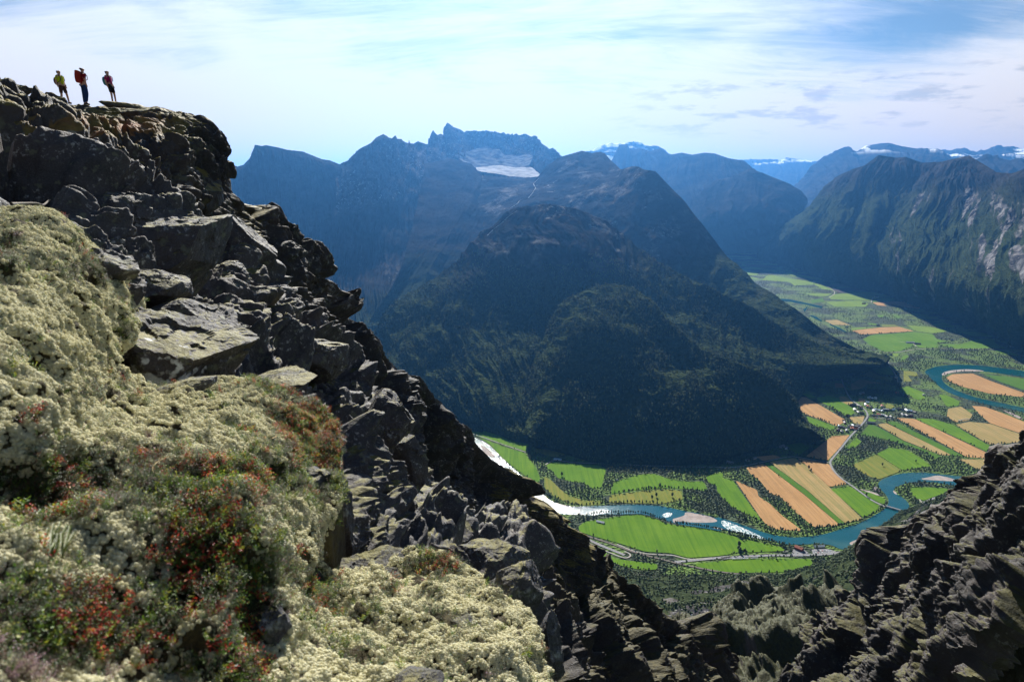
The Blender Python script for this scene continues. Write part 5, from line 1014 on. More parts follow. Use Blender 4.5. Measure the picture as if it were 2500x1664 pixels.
def house(loc, rz, L=14, W=9, H=4.5, roof=3, wall='white', rf='grey', label='', cat='house', group=None, name='house', win=True, chim=True):
    root = empty(name, (loc[0], loc[1], .2), rz); tag(root, label, cat, group)
    V = [(-L/2,-W/2,0),(L/2,-W/2,0),(L/2,W/2,0),(-L/2,W/2,0),(-L/2,-W/2,H),(L/2,-W/2,H),(L/2,W/2,H),(-L/2,W/2,H),(-L/2,0,H+roof),(L/2,0,H+roof)]
    me = bpy.data.meshes.new('wall'); me.from_pydata(V, [], [(0,1,5,4),(2,3,7,6),(1,2,6,9,5),(3,0,4,8,7)]); me.materials.append(WM[wall]); o = bpy.data.objects.new('wall', me); COL.objects.link(o); o.parent = root
    e = .6; t_ = .25; ov = e * roof / (W / 2); V = []
    for dz in (0.06, t_): V += [(-L/2-e,-W/2-e,H-ov+dz),(L/2+e,-W/2-e,H-ov+dz),(L/2+e,0,H+roof+dz),(-L/2-e,0,H+roof+dz),(L/2+e,W/2+e,H-ov+dz),(-L/2-e,W/2+e,H-ov+dz)]
    me = bpy.data.meshes.new('roof'); me.from_pydata(V, [], [(0,3,2,1),(3,5,4,2),(6,7,8,9),(9,8,10,11),(0,1,7,6),(5,11,10,4),(0,6,9,3),(3,9,11,5),(1,2,8,7),(2,4,10,8)]); me.materials.append(RFM[rf]); r = bpy.data.objects.new('roof', me); COL.objects.link(r); r.parent = root
    if chim: boxes('chimney', [(L*.1, L*.1+.9, -.45, .45, H+roof-.8, H+roof+1.1)], CHM, r)
    boxes('door', [(-.5, .5, -W/2-.06, -W/2+.05, 0, 2.1)] if cat == 'house' else [(-1.8, 1.8, -W/2-.06, -W/2+.05, 0, 3.2)], DOORM, root)
    if win:
        n = max(2, int(L / 4))
        for i in range(n):
            x = -L/2 + (i + .5) * L / n
            if abs(x) < 1.2: x += 1.8
            f = boxes('window', [(x-.65, x+.65, -W/2-.05, -W/2+.04, 1.1, 2.4)], FRM, root); boxes('pane', [(x-.5, x+.5, -W/2-.075, -W/2-.055, 1.22, 2.28)], GLS, f)
    return root
# label, crop, x, y, rot(deg), L, W, H, wall, roof, category
HS = [
 ('white farmhouse alone at the wood edge above the round meadow','A',1235,408,40,15,9,5.5,'white','grey'),
 ('blue-roofed shed half hidden in trees left of the round meadow','A',880,412,-12,26,9,3.5,'white','blue'),
 ('small white shed beside the hedge of the long green meadow','A',1364,579,25,9,6,2.5,'white','white'),
 ('white shed at the top corner of the big green field','A',1232,926,-28,22,8,3,'white','white'),
 ('small white cabin at the foot of the wooded rise','A',547,212,60,7,6,5,'white','white'),
 ('grey barn on the wood edge at the end of the gravel road','B',92,800,-40,20,11,5,'grey','grey'),
 ('white house in its garden beside the small tan field','B',262,770,20,13,9,5,'white','grey'),
 ('dark-roofed house in the garden above the gravel road','B',215,783,10,12,8,4,'white','dark'),
 ('long grey barn in the farmyard under the wooded spur','B',450,690,35,26,12,6,'grey','grey'),
 ('white farmhouse beside the long grey barn','B',485,700,60,14,9,5,'white','grey'),
 ('red-roofed inn beside the river car park','B',572,1400,-50,20,12,6,'red','red'),
 ('white service building between the car park and the river','B',712,1383,5,26,9,3.5,'white','white'),
 ('long low barn alone by the bend of the village road','B',1072,522,-16,30,12,4,'grey','grey'),
 ('dark farm building at the corner of the green and tan fields','B',945,400,15,22,12,6,'brown','dark'),
 ('grey farmhouse by the green field above the village road','B',912,472,30,12,9,5,'grey','dark'),
 ('small dark shed on the edge of the ripe field','B',885,507,-20,12,8,4,'brown','dark'),
 ('pink-walled farmhouse on the small wooded knoll','B',1252,312,20,15,10,5,'red','red'),
 ('pale barn on the right edge of the knoll meadow','B',1440,328,50,12,9,4,'white','grey'),
 ('long pale barn in the dry yard north of the big far field','C',1420,732,-8,46,14,5,'grey','white'),
 ('dark barn beside the long pale barn','C',1480,742,-15,34,14,5,'brown','dark'),
 ('farmhouse in trees beside the ripe field under the mountain','C',900,604,10,16,10,5,'white','grey'),
 ('farmhouse between the two far pale meadows','C',1142,355,0,30,14,6,'white','dark'),
 ('farmhouse near the tree clump below the far meadows','C',1040,410,15,26,12,6,'red','dark'),
 ('white farmhouse in the far hedge beside the narrow meadow','C',630,233,5,26,14,6,'white','white'),
 ('grey farmhouse at the far right roadside','C',2255,762,20,22,12,6,'grey','dark'),
 ('small house in the wood island among green fields','C',1762,712,0,14,9,5,'white','grey'),
 ('pale house at the fork of the far gravel roads','C',1262,828,30,16,10,5,'white','grey'),
 ('house above the knoll beside the curving road','B',1248,205,20,13,9,5,'white','dark'),
 ('lone house in the trees beyond the ripe far field','C',1155,590,15,20,12,5,'yellow','dark'),
]
VH = [(985,402),(1002,418),(960,432),(985,447),(1010,455),(1048,378),(1035,395),(1050,408),(1070,415),(1000,318),(1018,316),(1060,345),(1078,352),(1105,350),(1150,406),(1118,432),(1092,440),(1150,440),(1175,432),(1200,433),(1226,430),(1262,425),(1290,430),(1320,436),(1346,440),(1372,446),(1085,468),(1105,475),(1130,465),(1155,470),(1180,478),(1212,482),(1296,466),(1322,470),(1352,472),(850,545),(872,552),(895,560),(920,548),(845,570),(868,582),(905,578),(950,540),(968,548),(985,540),(940,560),(965,565),(890,520)]
for h in HS:
    lab, k, x, y, rz, L, W, H, wl_, rf = h; p = hp(k, x, y); barn = 'barn' in lab or 'shed' in lab
    house(p, R(rz), L, W, H, W * .3, wl_, rf, lab, 'barn' if barn else 'house', name='barn' if barn else 'house', chim=not barn, win=not barn)
NEARS = ['beside the village road', 'in the upper village', 'in the lane behind the village road', 'on the lower edge of the village', 'in the hamlet below the village']
gh = np.random.default_rng(5)
for i, (x, y) in enumerate(VH):
    p = hp('B', x, y); wl_ = ['white', 'white', 'red', 'grey', 'yellow', 'white', 'brown'][gh.integers(7)]; rf = ['grey', 'dark', 'red', 'dark', 'white', 'grey', 'blue'][gh.integers(7)]
    where = 'in the hamlet between the ripe field and the road' if y > 515 and x < 1000 else ('in the small group above the village' if y < 370 else ('at the road bend of the village' if x < 1080 else 'in the village east of the road bend'))
    L = gh.uniform(10, 22); house(p, gh.uniform(0, 3), L, gh.uniform(8, 11), gh.uniform(3.5, 6), 2.6, wl_, rf, f'{wl_} house with {rf} roof {where}', group=f'houses {where}')
# footbridge-like road bridge over the river
a = hp('B', 1178, 1103); b = hp('B', 1338, 1150); d = b - a; Lb = np.linalg.norm(d); rz = math.atan2(d[1], d[0])
br = empty('road_bridge', (a[0], a[1], .3), rz); tag(br, 'long narrow road bridge with railings crossing the green river at its bend', 'bridge')
boxes('deck', [(-4, Lb + 4, -3, 3, 3.2, 3.9)], asph, br)
for s in (-1, 1):
    boxes('railing', [(-4, Lb + 4, s * 3.05 - .06, s * 3.05 + .06, 4.75, 4.87), (-4, Lb + 4, s * 3.05 - .04, s * 3.05 + .04, 4.3, 4.37)] + [(x, x + .12, s * 3.05 - .06, s * 3.05 + .06, 3.8, 4.8) for x in np.arange(-3, Lb + 3, 3.)], RFM['grey'], br)
    boxes('girder', [(-2, Lb + 2, s * 2.2 - .2, s * 2.2 + .2, 2.0, 3.25)], flat('steel_green', (.12, .16, .15)), br)
for f in (.33, .66): boxes('pier', [(Lb * f - .8, Lb * f + .8, -2.8, 2.8, -1, 3.25)], RFM['grey'], br)
# silage bale rows and fences seen as white strips
BW = flat('white_wrap', (.85, .86, .86), .4)
v8, f8 = ICO[2]
bale0 = None
def bale(p, grp, lab):
    global bale0
    if bale0 is None:
        n = 14; a_ = np.linspace(0, 2 * np.pi, n, endpoint=False); V = []
        for x, rr in ((-.75, .6), (-.6, .8), (.6, .8), (.75, .6)): V += [(x * 1.4, rr * 1.3 * math.cos(q), 1.05 + rr * 1.3 * math.sin(q)) for q in a_]
        fc = [(r_ * n + i, r_ * n + (i + 1) % n, (r_ + 1) * n + (i + 1) % n, (r_ + 1) * n + i) for r_ in range(3) for i in range(n)]
        me = bpy.data.meshes.new('silage_bale'); me.from_pydata(V, [], fc + [tuple(range(n))[::-1], tuple(range(3 * n, 4 * n))]); me.materials.append(BW); bale0 = me
    o = bpy.data.objects.new('silage_bale', bale0); COL.objects.link(o); o.location = (p[0], p[1], .9); tag(o, lab, 'bale', grp)
for (k, xa, ya, xb, yb, n, lab) in (('B', 110, 1469, 218, 1465, 24, 'white-wrapped bale in the long row below the highway'), ('B', 238, 1464, 284, 1462, 11, 'white-wrapped bale in the short row below the highway'), ('B', 462, 1420, 490, 1419, 8, 'white-wrapped bale by the highway at the field corner'), ('B', 1680, 506, 1720, 496, 14, 'white-wrapped bale in the row between the tan fields'), ('B', 1720, 496, 1775, 495, 18, 'white-wrapped bale in the row between the tan fields')):
    for i in range(n): f = i / (n - 1); bale(hp(k, xa + (xb - xa) * f, ya + (yb - ya) * f), 'white bales lying in rows', lab)
# cars
def car_proto(col):
    root = empty('parked_car', (0, 0, 0)); m = flat('car_paint', col, .3, .5)
    prof = [(-2.2, .35), (-2.25, .85), (-1.9, 1.0), (-1.4, 1.45), (.3, 1.45), (.9, 1.0), (2.0, .88), (2.2, .6), (2.15, .35)]
    n = len(prof); V = [(x, s * (.85 if z < 1.1 else .65), z) for s in (-1, 1) for x, z in prof]; me = bpy.data.meshes.new('body')
    me.from_pydata(V, [], [tuple(range(n))[::-1], tuple(range(n, 2 * n))] + [(i, (i + 1) % n, n + (i + 1) % n, n + i) for i in range(n)]); me.materials.append(m); o = bpy.data.objects.new('body', me); COL.objects.link(o); o.parent = root
    boxes('windscreen', [(.32, .75, -.6, .6, 1.06, 1.36)], GLS, root)
    for x in (-1.35, 1.35):
        for s in (-1, 1):
            a_ = np.linspace(0, 2 * np.pi, 12, endpoint=False); V = [(x + .33 * math.cos(q), s * .88 + dy, .33 + .33 * math.sin(q)) for dy in (-.1, .1) for q in a_]; me = bpy.data.meshes.new('wheel'); me.from_pydata(V, [], [(i, (i + 1) % 12, 12 + (i + 1) % 12, 12 + i) for i in range(12)] + [tuple(range(12))[::-1], tuple(range(12, 24))]); me.materials.append(RFM['dark']); w_ = bpy.data.objects.new('wheel', me); COL.objects.link(w_); w_.parent = root
    return root
cars = []
for i, (col, nm) in enumerate((((.75, .75, .75), 'white'), ((.05, .05, .06), 'black'), ((.4, .03, .03), 'red'), ((.35, .37, .4), 'silver'))):
    cars.append((car_proto(col), nm))
spots = [(680 + 14 * i, 1412 - .5 * i) for i in range(9)] + [(690 + 15 * i, 1424 - i) for i in range(7)] + [(612, 1415), (596, 1410), (560, 1425)]
used = set()
for i, (x, y) in enumerate(spots):
    j = int(gh.integers(4)); pr, nm = cars[j]; c = pr if j not in used else copy_tree(pr); used.add(j); p = hp('B', x, y); c.location = (p[0], p[1], .62); c.rotation_euler = (0, 0, R(80)); tag(c, f'{nm} car parked in the car park between highway and river', 'car', f'{nm} cars in the riverside car park')
for k, x, y, rz, lab, j in (('A', 1898, 1251, 10, 'white car driving on the highway beside the railway', 0), ('B', 905, 940, -50, 'black car on the village road beside the ripe fields', 1)):
    c = copy_tree(cars[j][0]); p = hp(k, x, y); c.location = (p[0], p[1], .85); c.rotation_euler = (0, 0, R(rz)); tag(c, lab, 'car')
    if 'group' in c: del c['group']
# ---- single trees
def tree_things():
    pr = []
    for i in range(3):
        V, T, tv, tf = blob_tree(90 + i, h=11 + i, w=6.5, nclump=16); root = empty('birch_tree' if i < 2 else 'alder_tree'); mesh_np('crown', V, T, CROWN, root, smooth=False); mesh_np('trunk', tv, tf, BARK, root, smooth=False); pr.append(root)
    V, T, tv, tf = blob_tree(99, h=14, w=5, conifer=True, nclump=9); root = empty('spruce_tree'); mesh_np('crown', V, T, CROWN_D, root, smooth=False); mesh_np('trunk', tv, tf, BARK, root, smooth=False); pr.append(root); return pr
TPR = tree_things(); TU = set()
def tree_at(p, lab, grp=None, s=1., j=None):
    j = int(gh.integers(4)) if j is None else j; o = TPR[j] if j not in TU else copy_tree(TPR[j]); TU.add(j)
    o.location = (p[0], p[1], .3); o.rotation_euler = (0, 0, gh.uniform(0, 6.28)); s *= gh.uniform(.75, 1.2); o.scale = (s, s, s); tag(o, lab, 'tree', grp)
LINES = [('A', [(1120,868),(1250,850),(1420,850),(1560,850),(1680,880),(1770,925)], 34, 'tree on the river bank along the top of the big green field'), ('A', [(1850,935),(2000,955),(2150,975),(2356,1025),(2500,1060)], 40, 'tree on the river bank above the right part of the big green field'), ('B', [(90,1285),(250,1318),(380,1345),(470,1375)], 22, 'tree on the bank beside the corner meadow'),
         ('A', [(930,775),(1040,795),(1150,785),(1300,770),(1500,765),(1700,770)], 26, 'tree on the far river bank below the dry meadows'), ('A', [(400,395),(500,480),(600,555),(700,630),(800,715),(880,770)], 18, 'tree along the glittering stretch of the river'), ('A', [(1310,698),(1560,655),(1750,642),(1900,652),(2100,675)], 22, 'tree in the hedge between the green and the dry meadow'),
         ('B', [(1250,1225),(1180,1290),(1100,1340),(1000,1385),(920,1395)], 20, 'tree between the highway and the river'), ('B', [(680,1262),(800,1250),(900,1232),(1000,1200),(1100,1150),(1180,1090)], 30, 'tree on the inner river bank below the ripe fields')]
for k, pts, n, lab in LINES:
    pts = np.array(pts, float); s = np.r_[0, np.cumsum(np.hypot(*np.diff(pts, axis=0).T))]; 
    for t_ in np.linspace(0, s[-1], n) + gh.uniform(-4, 4, n):
        x = np.interp(t_, s, pts[:, 0]); y = np.interp(t_, s, pts[:, 1]) + gh.uniform(-2, 2); tree_at(hp(k, x, y), lab, lab.replace('tree', 'trees', 1), .8)
for k, x, y, s, lab in (('A', 915, 545, 1.6, 'big round tree standing in the round meadow'), ('A', 1172, 1040, 1., 'small tree beside the railway at the field edge'), ('A', 1628, 655, 1.2, 'lone tree in the meadow hedge, casting a long shadow'), ('A', 1720, 640, 1.2, 'slim tree right of the lone hedge tree'), ('A', 1655, 735, 1.3, 'left tree of the pair in the dry meadow'), ('A', 1690, 715, 1.4, 'large tree of the pair in the dry meadow'), ('A', 1822, 715, 1.4, 'dark tree at the right end of the dry meadow'), ('A', 1150, 385, 1.6, 'tall dark tree beside the gravel road west of the farmhouse'), ('A', 1215, 425, 1.4, 'tree in front of the white farmhouse'), ('A', 1290, 445, 1.2, 'small tree east of the white farmhouse'),
                        ('B', 1152, 818, 1., 'tiny tree in the middle of the dry loop meadow'), ('B', 1385, 795, .8, 'small bush-like tree in the green loop meadow'), ('B', 640, 840, 1.1, 'upper tree of the small clump in the tan field'), ('B', 655, 855, 1.1, 'lower tree of the small clump in the tan field'), ('B', 430, 892, .7, 'small tree on the green strip between ripe fields'), ('B', 1040, 1030, .9, 'small tree beside the village road near the bridge'),
                        ('B', 155, 1385, 1.5, 'upper tree of the clump splitting the riverside meadow'), ('B', 150, 1405, 1.6, 'middle tree of the clump splitting the riverside meadow'), ('B', 160, 1422, 1.5, 'lowest tree of the clump splitting the riverside meadow')):
    tree_at(hp(k, x, y), lab, None, s, 0 if s > .9 else 2)
# ================================================================== hikers
def skin(name, verts, edges, radii, mat, parent=None, sub=2):
    me = bpy.data.meshes.new(name); me.from_pydata(verts, edges, []); o = bpy.data.objects.new(name, me); COL.objects.link(o)
    m = o.modifiers.new('skin', 'SKIN'); m.use_smooth_shade = True
    for v, r_ in zip(me.skin_vertices[0].data, radii): v.radius = (r_, r_) if not isinstance(r_, tuple) else r_
    me.skin_vertices[0].data[0].use_root = True
    s = o.modifiers.new('sub', 'SUBSURF'); s.levels = sub; s.render_levels = sub
    me.materials.append(mat)
    if parent: o.parent = parent
    return o
SKIN = flat('skin', (.42, .24, .17), .6); HAIR = flat('dark_hair', (.03, .02, .015)); BOOT = flat('boots', (.03, .03, .035))
def hiker(px, py, r, H, rz, lean, shirt, legs, pack, packshape, label, plabel, shorts=True, stride=.16, pant=None, hands='side'):
    """figure faces its own +x; z up; height H"""
    p = at(px, py, r=r); root = empty('person', p, rz); root.rotation_euler = (0, lean, rz); tag(root, label, 'person', 'hikers standing on the crest')
    wd = 1.0 if shorts else 1.7
    k = H / 1.78; S = lambda L: [tuple(q * k for q in v) for v in L]
    st = stride
    J = S([(0,0,.96),(0,0,1.12),(-.01,0,1.32),(0,0,1.46),(.01,0,1.53),(.02,0,1.62),(.02,0,1.70),  # 0-6 pelvis, waist, chest, neck base, neck, head
           (0,.10,.90),(.02+st*.2,.11*wd,.50),(st*.4-.02,.11*wd,.10),(st*.4+.13,.12*wd,.035),(0,-.10,.90),(.02-st*.2,-.11*wd,.50),(-st*.4-.02,-.11*wd,.10),(-st*.4+.13,-.12*wd,.035),  # legs 7-14
           (0,.19,1.40),(-.05,.25,1.14),(.0,.27,.92),(.03,.26,.82),(0,-.19,1.40),(-.05,-.25,1.14),(.0,-.27,.92),(.03,-.26,.82)])  # arms 15-22
    E = [(0,1),(1,2),(2,3),(3,4),(4,5),(5,6),(0,7),(7,8),(8,9),(9,10),(0,11),(11,12),(12,13),(13,14),(2,15),(15,16),(16,17),(17,18),(2,19),(19,20),(20,21),(21,22)]
    Rr = [.12,(.11,.13),(.12,.155),.07,.055,.095,.07,.085,.058,.042,.03,.085,.058,.042,.03,.052,.042,.034,.03,.052,.042,.034,.03]
    Rr = [tuple(q * k for q in x) if isinstance(x, tuple) else x * k for x in Rr]
    skin('body', J, E, Rr, SKIN, root)
    g = [(.118,.135),(.13,.165),.075]; 
    skin('shirt', S([(0,0,.93),(0,0,1.12),(-.01,0,1.33),(0,0,1.45),(0,.2,1.39),(-.04,.245,1.2),(0,-.2,1.39),(-.04,-.245,1.2)]), [(0,1),(1,2),(2,3),(2,4),(4,5),(2,6),(6,7)], [x * k if not isinstance(x, tuple) else tuple(q * k for q in x) for x in ((.135,.15),(.128,.15),(.137,.172),.075,.066,.06,.066,.06)], flat('shirt_fabric', shirt, .9, .1), root)
    zk = .48 if shorts else .12
    skin('shorts' if shorts else 'trousers', S([(0,0,1.0),(0,.1,.88),(.02+st*.2*(.9 if shorts else 1),.11*wd,.52),(0,-.1,.88),(.02-st*.2,-.11*wd,.52)] + ([] if shorts else [(st*.4-.02,.11*wd,.13),(-st*.4-.02,-.11*wd,.13)])), [(0,1),(1,2),(0,3),(3,4)] + ([] if shorts else [(2,5),(4,6)]), [x * k for x in ([.14,.1,.085,.1,.085] + ([] if shorts else [.06,.06]))], flat('leg_fabric', legs, .95, .1), root)
    for s, x0 in ((1, st*.4), (-1, -st*.4)):
        skin('boot', S([(x0-.03,s*.11*wd,.14),(x0-.03,s*.11*wd,.05),(x0+.12,s*.12*wd,.045)]), [(0,1),(1,2)], [.055*k,.06*k,.05*k], BOOT, root)
    skin('hair', S([(-.01,0,1.69),(-.03,0,1.64),(-.06,0,1.60)] + ([(-.10,0,1.56)] if shorts else [])), [(0,1),(1,2)] + ([(2,3)] if shorts else []), [.088*k,.098*k,.06*k] + ([.03*k] if shorts else []), HAIR, root)
    # face: nose, ears
    skin('nose', S([(.09,0,1.645),(.125,0,1.62)]), [(0,1)], [.012*k,.016*k], SKIN, root, 1)
    for s in (-1, 1): skin('ear', S([(.015,s*.088,1.635),(.01,s*.1,1.65)]), [(0,1)], [.018*k,.015*k], SKIN, root, 1)
    pk = empty('backpack', p, rz); pk.rotation_euler = root.rotation_euler; tag(pk, plabel, 'backpack')
    pv = S(packshape[0]); skin('bag', pv, [(i, i + 1) for i in range(len(pv) - 1)], [(a_ * k, b_ * k) for a_, b_ in packshape[1]], flat('pack_fabric', pack, .8, .2), pk)
    for s in (-1, 1): skin('strap', S([(-.14,s*.11,1.44),(.02,s*.12,1.485),(.15,s*.11,1.36),(.14,s*.12,1.18),(-.08,s*.16,1.08)]), [(0,1),(1,2),(2,3),(3,4)], [.018*k]*5, flat('strap_webbing', (.02,.02,.025)), pk, 1)
    return root
hiker(162, 255, 42.0, 1.68, R(-12), R(-8), (.42, .50, .02), (.07, .035, .03), (.07, .01, .02), ([(-.18,0,1.02),(-.23,0,1.15),(-.23,0,1.3),(-.18,0,1.42)], [(.1,.13),(.15,.17),(.15,.16),(.08,.11)]),
      'person in a lime-yellow shirt and brown shorts standing on the crest, leftmost hiker', 'dark maroon backpack on the hiker in lime yellow', stride=.3)
hiker(211, 258, 41.8, 1.85, R(55), R(0), (.22, .012, .025), (.02, .04, .13), (.26, .02, .012), ([(-.17,0,1.0),(-.2,0,1.15),(-.2,0,1.35),(-.18,0,1.5),(-.16,0,1.56)], [(.12,.15),(.15,.17),(.15,.17),(.12,.16),(.09,.2)]),
      'tall person in a dark red shirt and blue trousers, middle hiker on the crest', 'big red backpack on the tall middle hiker', shorts=False, stride=.1)
hiker(281, 253, 41.8, 1.66, R(-5), R(-9), (.26, .01, .10), (.012, .012, .016), (.02, .19, .24), ([(-.18,0,.98),(-.22,0,1.12),(-.23,0,1.3),(-.22,0,1.46)], [(.08,.12),(.12,.15),(.13,.15),(.08,.11)]),
      'person in a magenta top and black shorts, rightmost hiker on the crest', 'teal backpack on the hiker in the magenta top', stride=.05)
# ================================================================== small plants at our feet
def ledge_z(px, py, r): return at(px, py, r=r)
def stem_plant(px, py, r, n, h, rad, label):
    p = on_ledge(px, py); root = empty('clubmoss_plant', p); tag(root, label, 'plant'); g = np.random.default_rng(int(px))
    for k in range(n):
        a = g.uniform(0, 6.28); d = g.uniform(0, rad); b0 = np.array([math.cos(a) * d, math.sin(a) * d * .6, -.02]); ln = np.array([math.cos(a), math.sin(a), 0]) * g.uniform(0, .03); hh = h * g.uniform(.7, 1.1); V = []; Fc = []
        for j in range(22):
            f = j / 21; c = b0 + ln * f + np.array([0, 0, hh * f])
            for q in range(6):
                an = q * 1.047 + j * .7; o_ = np.array([math.cos(an), math.sin(an), .55]); w_ = .0012; sd_ = np.array([-math.sin(an), math.cos(an), 0]) * w_; L_ = .0065 * (1.1 - .4 * f); i0 = len(V); V += [c + sd_, c - sd_, c + o_ * L_]; Fc.append((i0, i0 + 1, i0 + 2))
        mesh_np('stem', np.array(V), np.array(Fc), CLUB, root, smooth=False)
CLUB = leafm('clubmoss_green', (.13, .18, .012))
stem_plant(55, 1345, 1.98, 60, .05, .10, 'bright green clubmoss tuft in the dark hollow at far left')
stem_plant(255, 1285, 2.1, 34, .045, .06, 'smaller bright green clubmoss tuft right of the hollow')
def curve_tube(name, pts, rad, mat, label=None, cat=None):
    P = np.array(pts); P = np.stack([np.interp(np.linspace(0, len(P) - 1, 28), np.arange(len(P)), P[:, k]) for k in range(3)], -1)
    for _ in range(4): P[1:-1] = (P[:-2] + 2 * P[1:-1] + P[2:]) / 4
    n = 6; V = []
    for j, c in enumerate(P):
        d = P[min(j + 1, 27)] - P[max(j - 1, 0)]; d /= np.linalg.norm(d); a_ = np.cross(d, [.1, .2, 1]); a_ /= np.linalg.norm(a_); b_ = np.cross(d, a_); rr = rad * (1 - .6 * j / 27)
        V += [c + rr * (math.cos(q * 1.047) * a_ + math.sin(q * 1.047) * b_) for q in range(n)]
    fc = [(j * n + i, j * n + (i + 1) % n, (j + 1) * n + (i + 1) % n, (j + 1) * n + i) for j in range(27) for i in range(n)]
    o = mesh_np(name, np.array(V), np.array(fc), mat); tag(o, label, cat); return o
STRAW = flat('dry_straw', (.45, .33, .16))
curve_tube('grass_stalk', [on_ledge(x, y, .03) for x, y, r_ in ((418,1135,2.7),(392,1145,2.65),(373,1160,2.6),(376,1176,2.55),(400,1182,2.52),(430,1184,2.5),(468,1182,2.5))], .0022, STRAW, 'curved dry straw stalk lying over the dark shrubs', 'stalk')
curve_tube('twig', [on_ledge(x, y, .035) for x, y, r_ in ((655,1095,3.2),(665,1088,3.2),(678,1080,3.25))], .003, STRAW, 'short pale twig sticking up by the red shrubs', 'twig')
curve_tube('dead_branch', [at(x, y, r=r_) for x, y, r_ in ((28,498,5.6),(55,497,5.7),(90,496,5.8),(105,503,5.8),(118,490,5.9),(123,487,5.9))], .012, flat('dead_wood', (.2, .17, .14)), 'grey dead branch behind the top of the lichen mound', 'branch')
# ================================================================== light, sky, air
SUN_AZ = R(-2.0)      # left of straight ahead
SUN_EL = R(34)
sd = np.array([math.sin(SUN_AZ) * math.cos(SUN_EL), math.cos(SUN_AZ) * math.cos(SUN_EL), math.sin(SUN_EL)])
sl = bpy.data.lights.new('sun', 'SUN'); sl.energy = 5.0; sl.angle = R(.53); sl.color = (1, .95, .86)
so = bpy.data.objects.new('sun', sl); COL.objects.link(so); so.location = (0, 0, CAMZ + 4000)
so.rotation_euler = Vector(-sd).to_track_quat('-Z', 'Y').to_euler()
w = bpy.data.worlds.new('World'); sc.world = w; w.use_nodes = True; nt = w.node_tree; nt.nodes.clear()
def N(ty, **k):
    x = nt.nodes.new(ty)
    for a, v in k.items(): setattr(x, a, v)
    return x
Lk = nt.links.new
out = N('ShaderNodeOutputWorld'); bg = N('ShaderNodeBackground'); Lk(bg.outputs[0], out.inputs[0]); bg.inputs[1].default_value = .05
sky = N('ShaderNodeTexSky', sky_type='NISHITA'); sky.sun_disc = False; sky.sun_elevation = SUN_EL; sky.sun_rotation = SUN_AZ; sky.altitude = 900; sky.air_density = 1.0; sky.dust_density = .3; sky.ozone_density = 2
tc = N('ShaderNodeTexCoord'); sx = N('ShaderNodeSeparateXYZ'); Lk(tc.outputs['Generated'], sx.inputs[0])
def M(op, a, b=0., c=None):
    x = N('ShaderNodeMath', operation=op)
    for i, v in enumerate((a, b) if c is None else (a, b, c)):
        if hasattr(v, 'is_output'): Lk(v, x.inputs[i])
        else: x.inputs[i].default_value = v
    return x.outputs[0]
zc = M('ADD', M('MAXIMUM', sx.outputs[2], 0.), .22)
u_ = M('DIVIDE', sx.outputs[0], zc); v_ = M('DIVIDE', sx.outputs[1], zc)
cb = N('ShaderNodeCombineXYZ'); Lk(u_, cb.inputs[0]); Lk(v_, cb.inputs[1])
def NS(scale, detail, rough, rot, st, dist=0., off=(0, 0, 0)):
    mp = N('ShaderNodeMapping'); Lk(cb.outputs[0], mp.inputs[0]); mp.inputs['Rotation'].default_value = (0, 0, rot); mp.inputs['Scale'].default_value = (scale * st[0], scale * st[1], 1); mp.inputs['Location'].default_value = off
    x = N('ShaderNodeTexNoise'); x.inputs['Scale'].default_value = 1; x.inputs['Detail'].default_value = detail; x.inputs['Roughness'].default_value = rough; x.inputs['Distortion'].default_value = dist
    Lk(mp.outputs[0], x.inputs[0]); return x.outputs['Fac']
def MR(v, a, b, c=0., d=1.):
    x = N('ShaderNodeMapRange', interpolation_type='SMOOTHSTEP')
    Lk(v, x.inputs[0])
    for i, q in enumerate((a, b, c, d)): x.inputs[i + 1].default_value = q
    return x.outputs[0]
big = NS(.95, 3, .5, R(25), (1, .8), .6, (1.3, 5.2, 0))
fib = NS(1.1, 9, .62, R(64), (.5, 1.4), 1.8, (2.4, 3, 0))
fine = NS(3.6, 9, .7, R(52), (.45, 1.3), 2.2)
dens = M('ADD', M('ADD', M('MULTIPLY', big, 1.2), M('MULTIPLY', fib, 1.2)), M('MULTIPLY', fine, .5))
dens = M('ADD', dens, MR(sx.outputs[2], .03, .19, .85, 0.))
cl = M('MULTIPLY', MR(dens, 1.05, 1.72), M('MULTIPLY', MR(sx.outputs[2], .27, .42, 1., .05), MR(sx.outputs[1], -.3, .3, .25, 1.)))
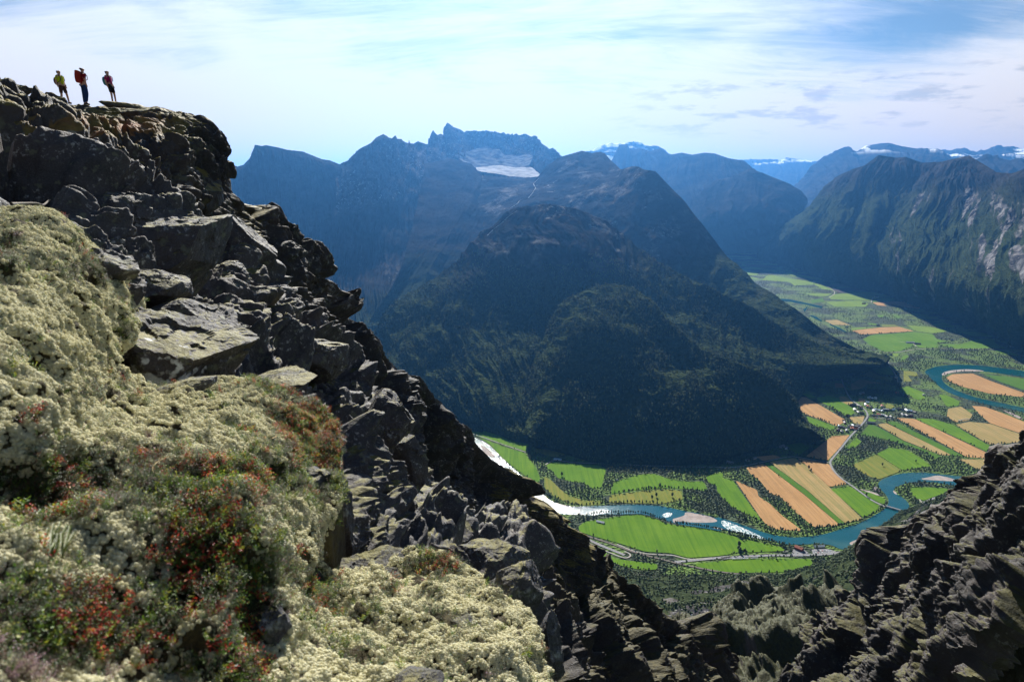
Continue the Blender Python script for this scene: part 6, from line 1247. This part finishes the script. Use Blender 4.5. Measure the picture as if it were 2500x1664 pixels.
# small cumulus low over the mountains on the right
cb2 = N('ShaderNodeCombineXYZ'); az = M('ARCTAN2', sx.outputs[0], sx.outputs[1]); Lk(M('MULTIPLY', az, 14.), cb2.inputs[0]); Lk(M('MULTIPLY', sx.outputs[2], 60.), cb2.inputs[1])
cu = N('ShaderNodeTexNoise'); cu.inputs['Scale'].default_value = 1; cu.inputs['Detail'].default_value = 7; cu.inputs['Roughness'].default_value = .6; Lk(cb2.outputs[0], cu.inputs[0])
band = M('MULTIPLY', MR(sx.outputs[2], .055, .085), MR(sx.outputs[2], .125, .155, 1., 0.))
cuf = M('MULTIPLY', M('MULTIPLY', MR(cu.outputs['Fac'], .50, .64), band), MR(az, .05, .3))
mix = N('ShaderNodeMix', data_type='RGBA'); Lk(cl, mix.inputs[0]); sk = N('ShaderNodeMix', data_type='RGBA', blend_type='MULTIPLY'); sk.inputs[0].default_value = 1; Lk(sky.outputs[0], sk.inputs[6]); sk.inputs[7].default_value = (.52, .57, .59, 1); Lk(sk.outputs[2], mix.inputs[6])
SKYB = mix
cc = N('ShaderNodeMix', data_type='RGBA'); Lk(cuf, cc.inputs[0]); cc.inputs[6].default_value = (8.4, 8.3, 8.2, 1); cc.inputs[7].default_value = (5.8, 5.9, 6.1, 1)
wm = N('ShaderNodeMix', data_type='RGBA', blend_type='MULTIPLY'); wm.inputs[7].default_value = (1.07, .87, .68, 1); Lk(MR(sx.outputs[2], .02, .2, 1., 0.), wm.inputs[0]); Lk(cc.outputs[2], wm.inputs[6]); Lk(wm.outputs[2], mix.inputs[7]); Lk(mix.outputs[2], bg.inputs[0])
# air: one closed box of pale haze round everything
if HAZE:
    hm = bpy.data.materials.new('haze_air'); hm.use_nodes = True; h = hm.node_tree; h.nodes.clear()
    ho = h.nodes.new('ShaderNodeOutputMaterial'); pv = h.nodes.new('ShaderNodeVolumePrincipled'); h.links.new(pv.outputs[0], ho.inputs['Volume'])
    pv.inputs['Color'].default_value = HAZE_COL; pv.inputs['Density'].default_value = HAZE; pv.inputs['Anisotropy'].default_value = HAZE_G
    x0, x1, y0, y1, z0, z1 = -30500, 30500, -3500, 40500, -2.5, 2150
    V = np.array([(x, y, z) for x in (x0, x1) for y in (y0, y1) for z in (z0, z1)]); f = np.array([(0, 1, 3, 2), (4, 6, 7, 5), (0, 4, 5, 1), (2, 3, 7, 6), (0, 2, 6, 4), (1, 5, 7, 3)])
    o = mesh_np('haze', V, f, hm, smooth=False); tag(o, kind='stuff')
sc.view_settings.exposure = EXPO
cy = sc.cycles
cy.max_bounces = 5; cy.diffuse_bounces = 2; cy.glossy_bounces = 2; cy.transmission_bounces = 2; cy.volume_bounces = 0; cy.transparent_max_bounces = 6
cy.use_denoising = True; cy.sample_clamp_indirect = 6; cy.caustics_reflective = False; cy.caustics_refractive = False
cy.use_adaptive_sampling = True; cy.adaptive_threshold = .015
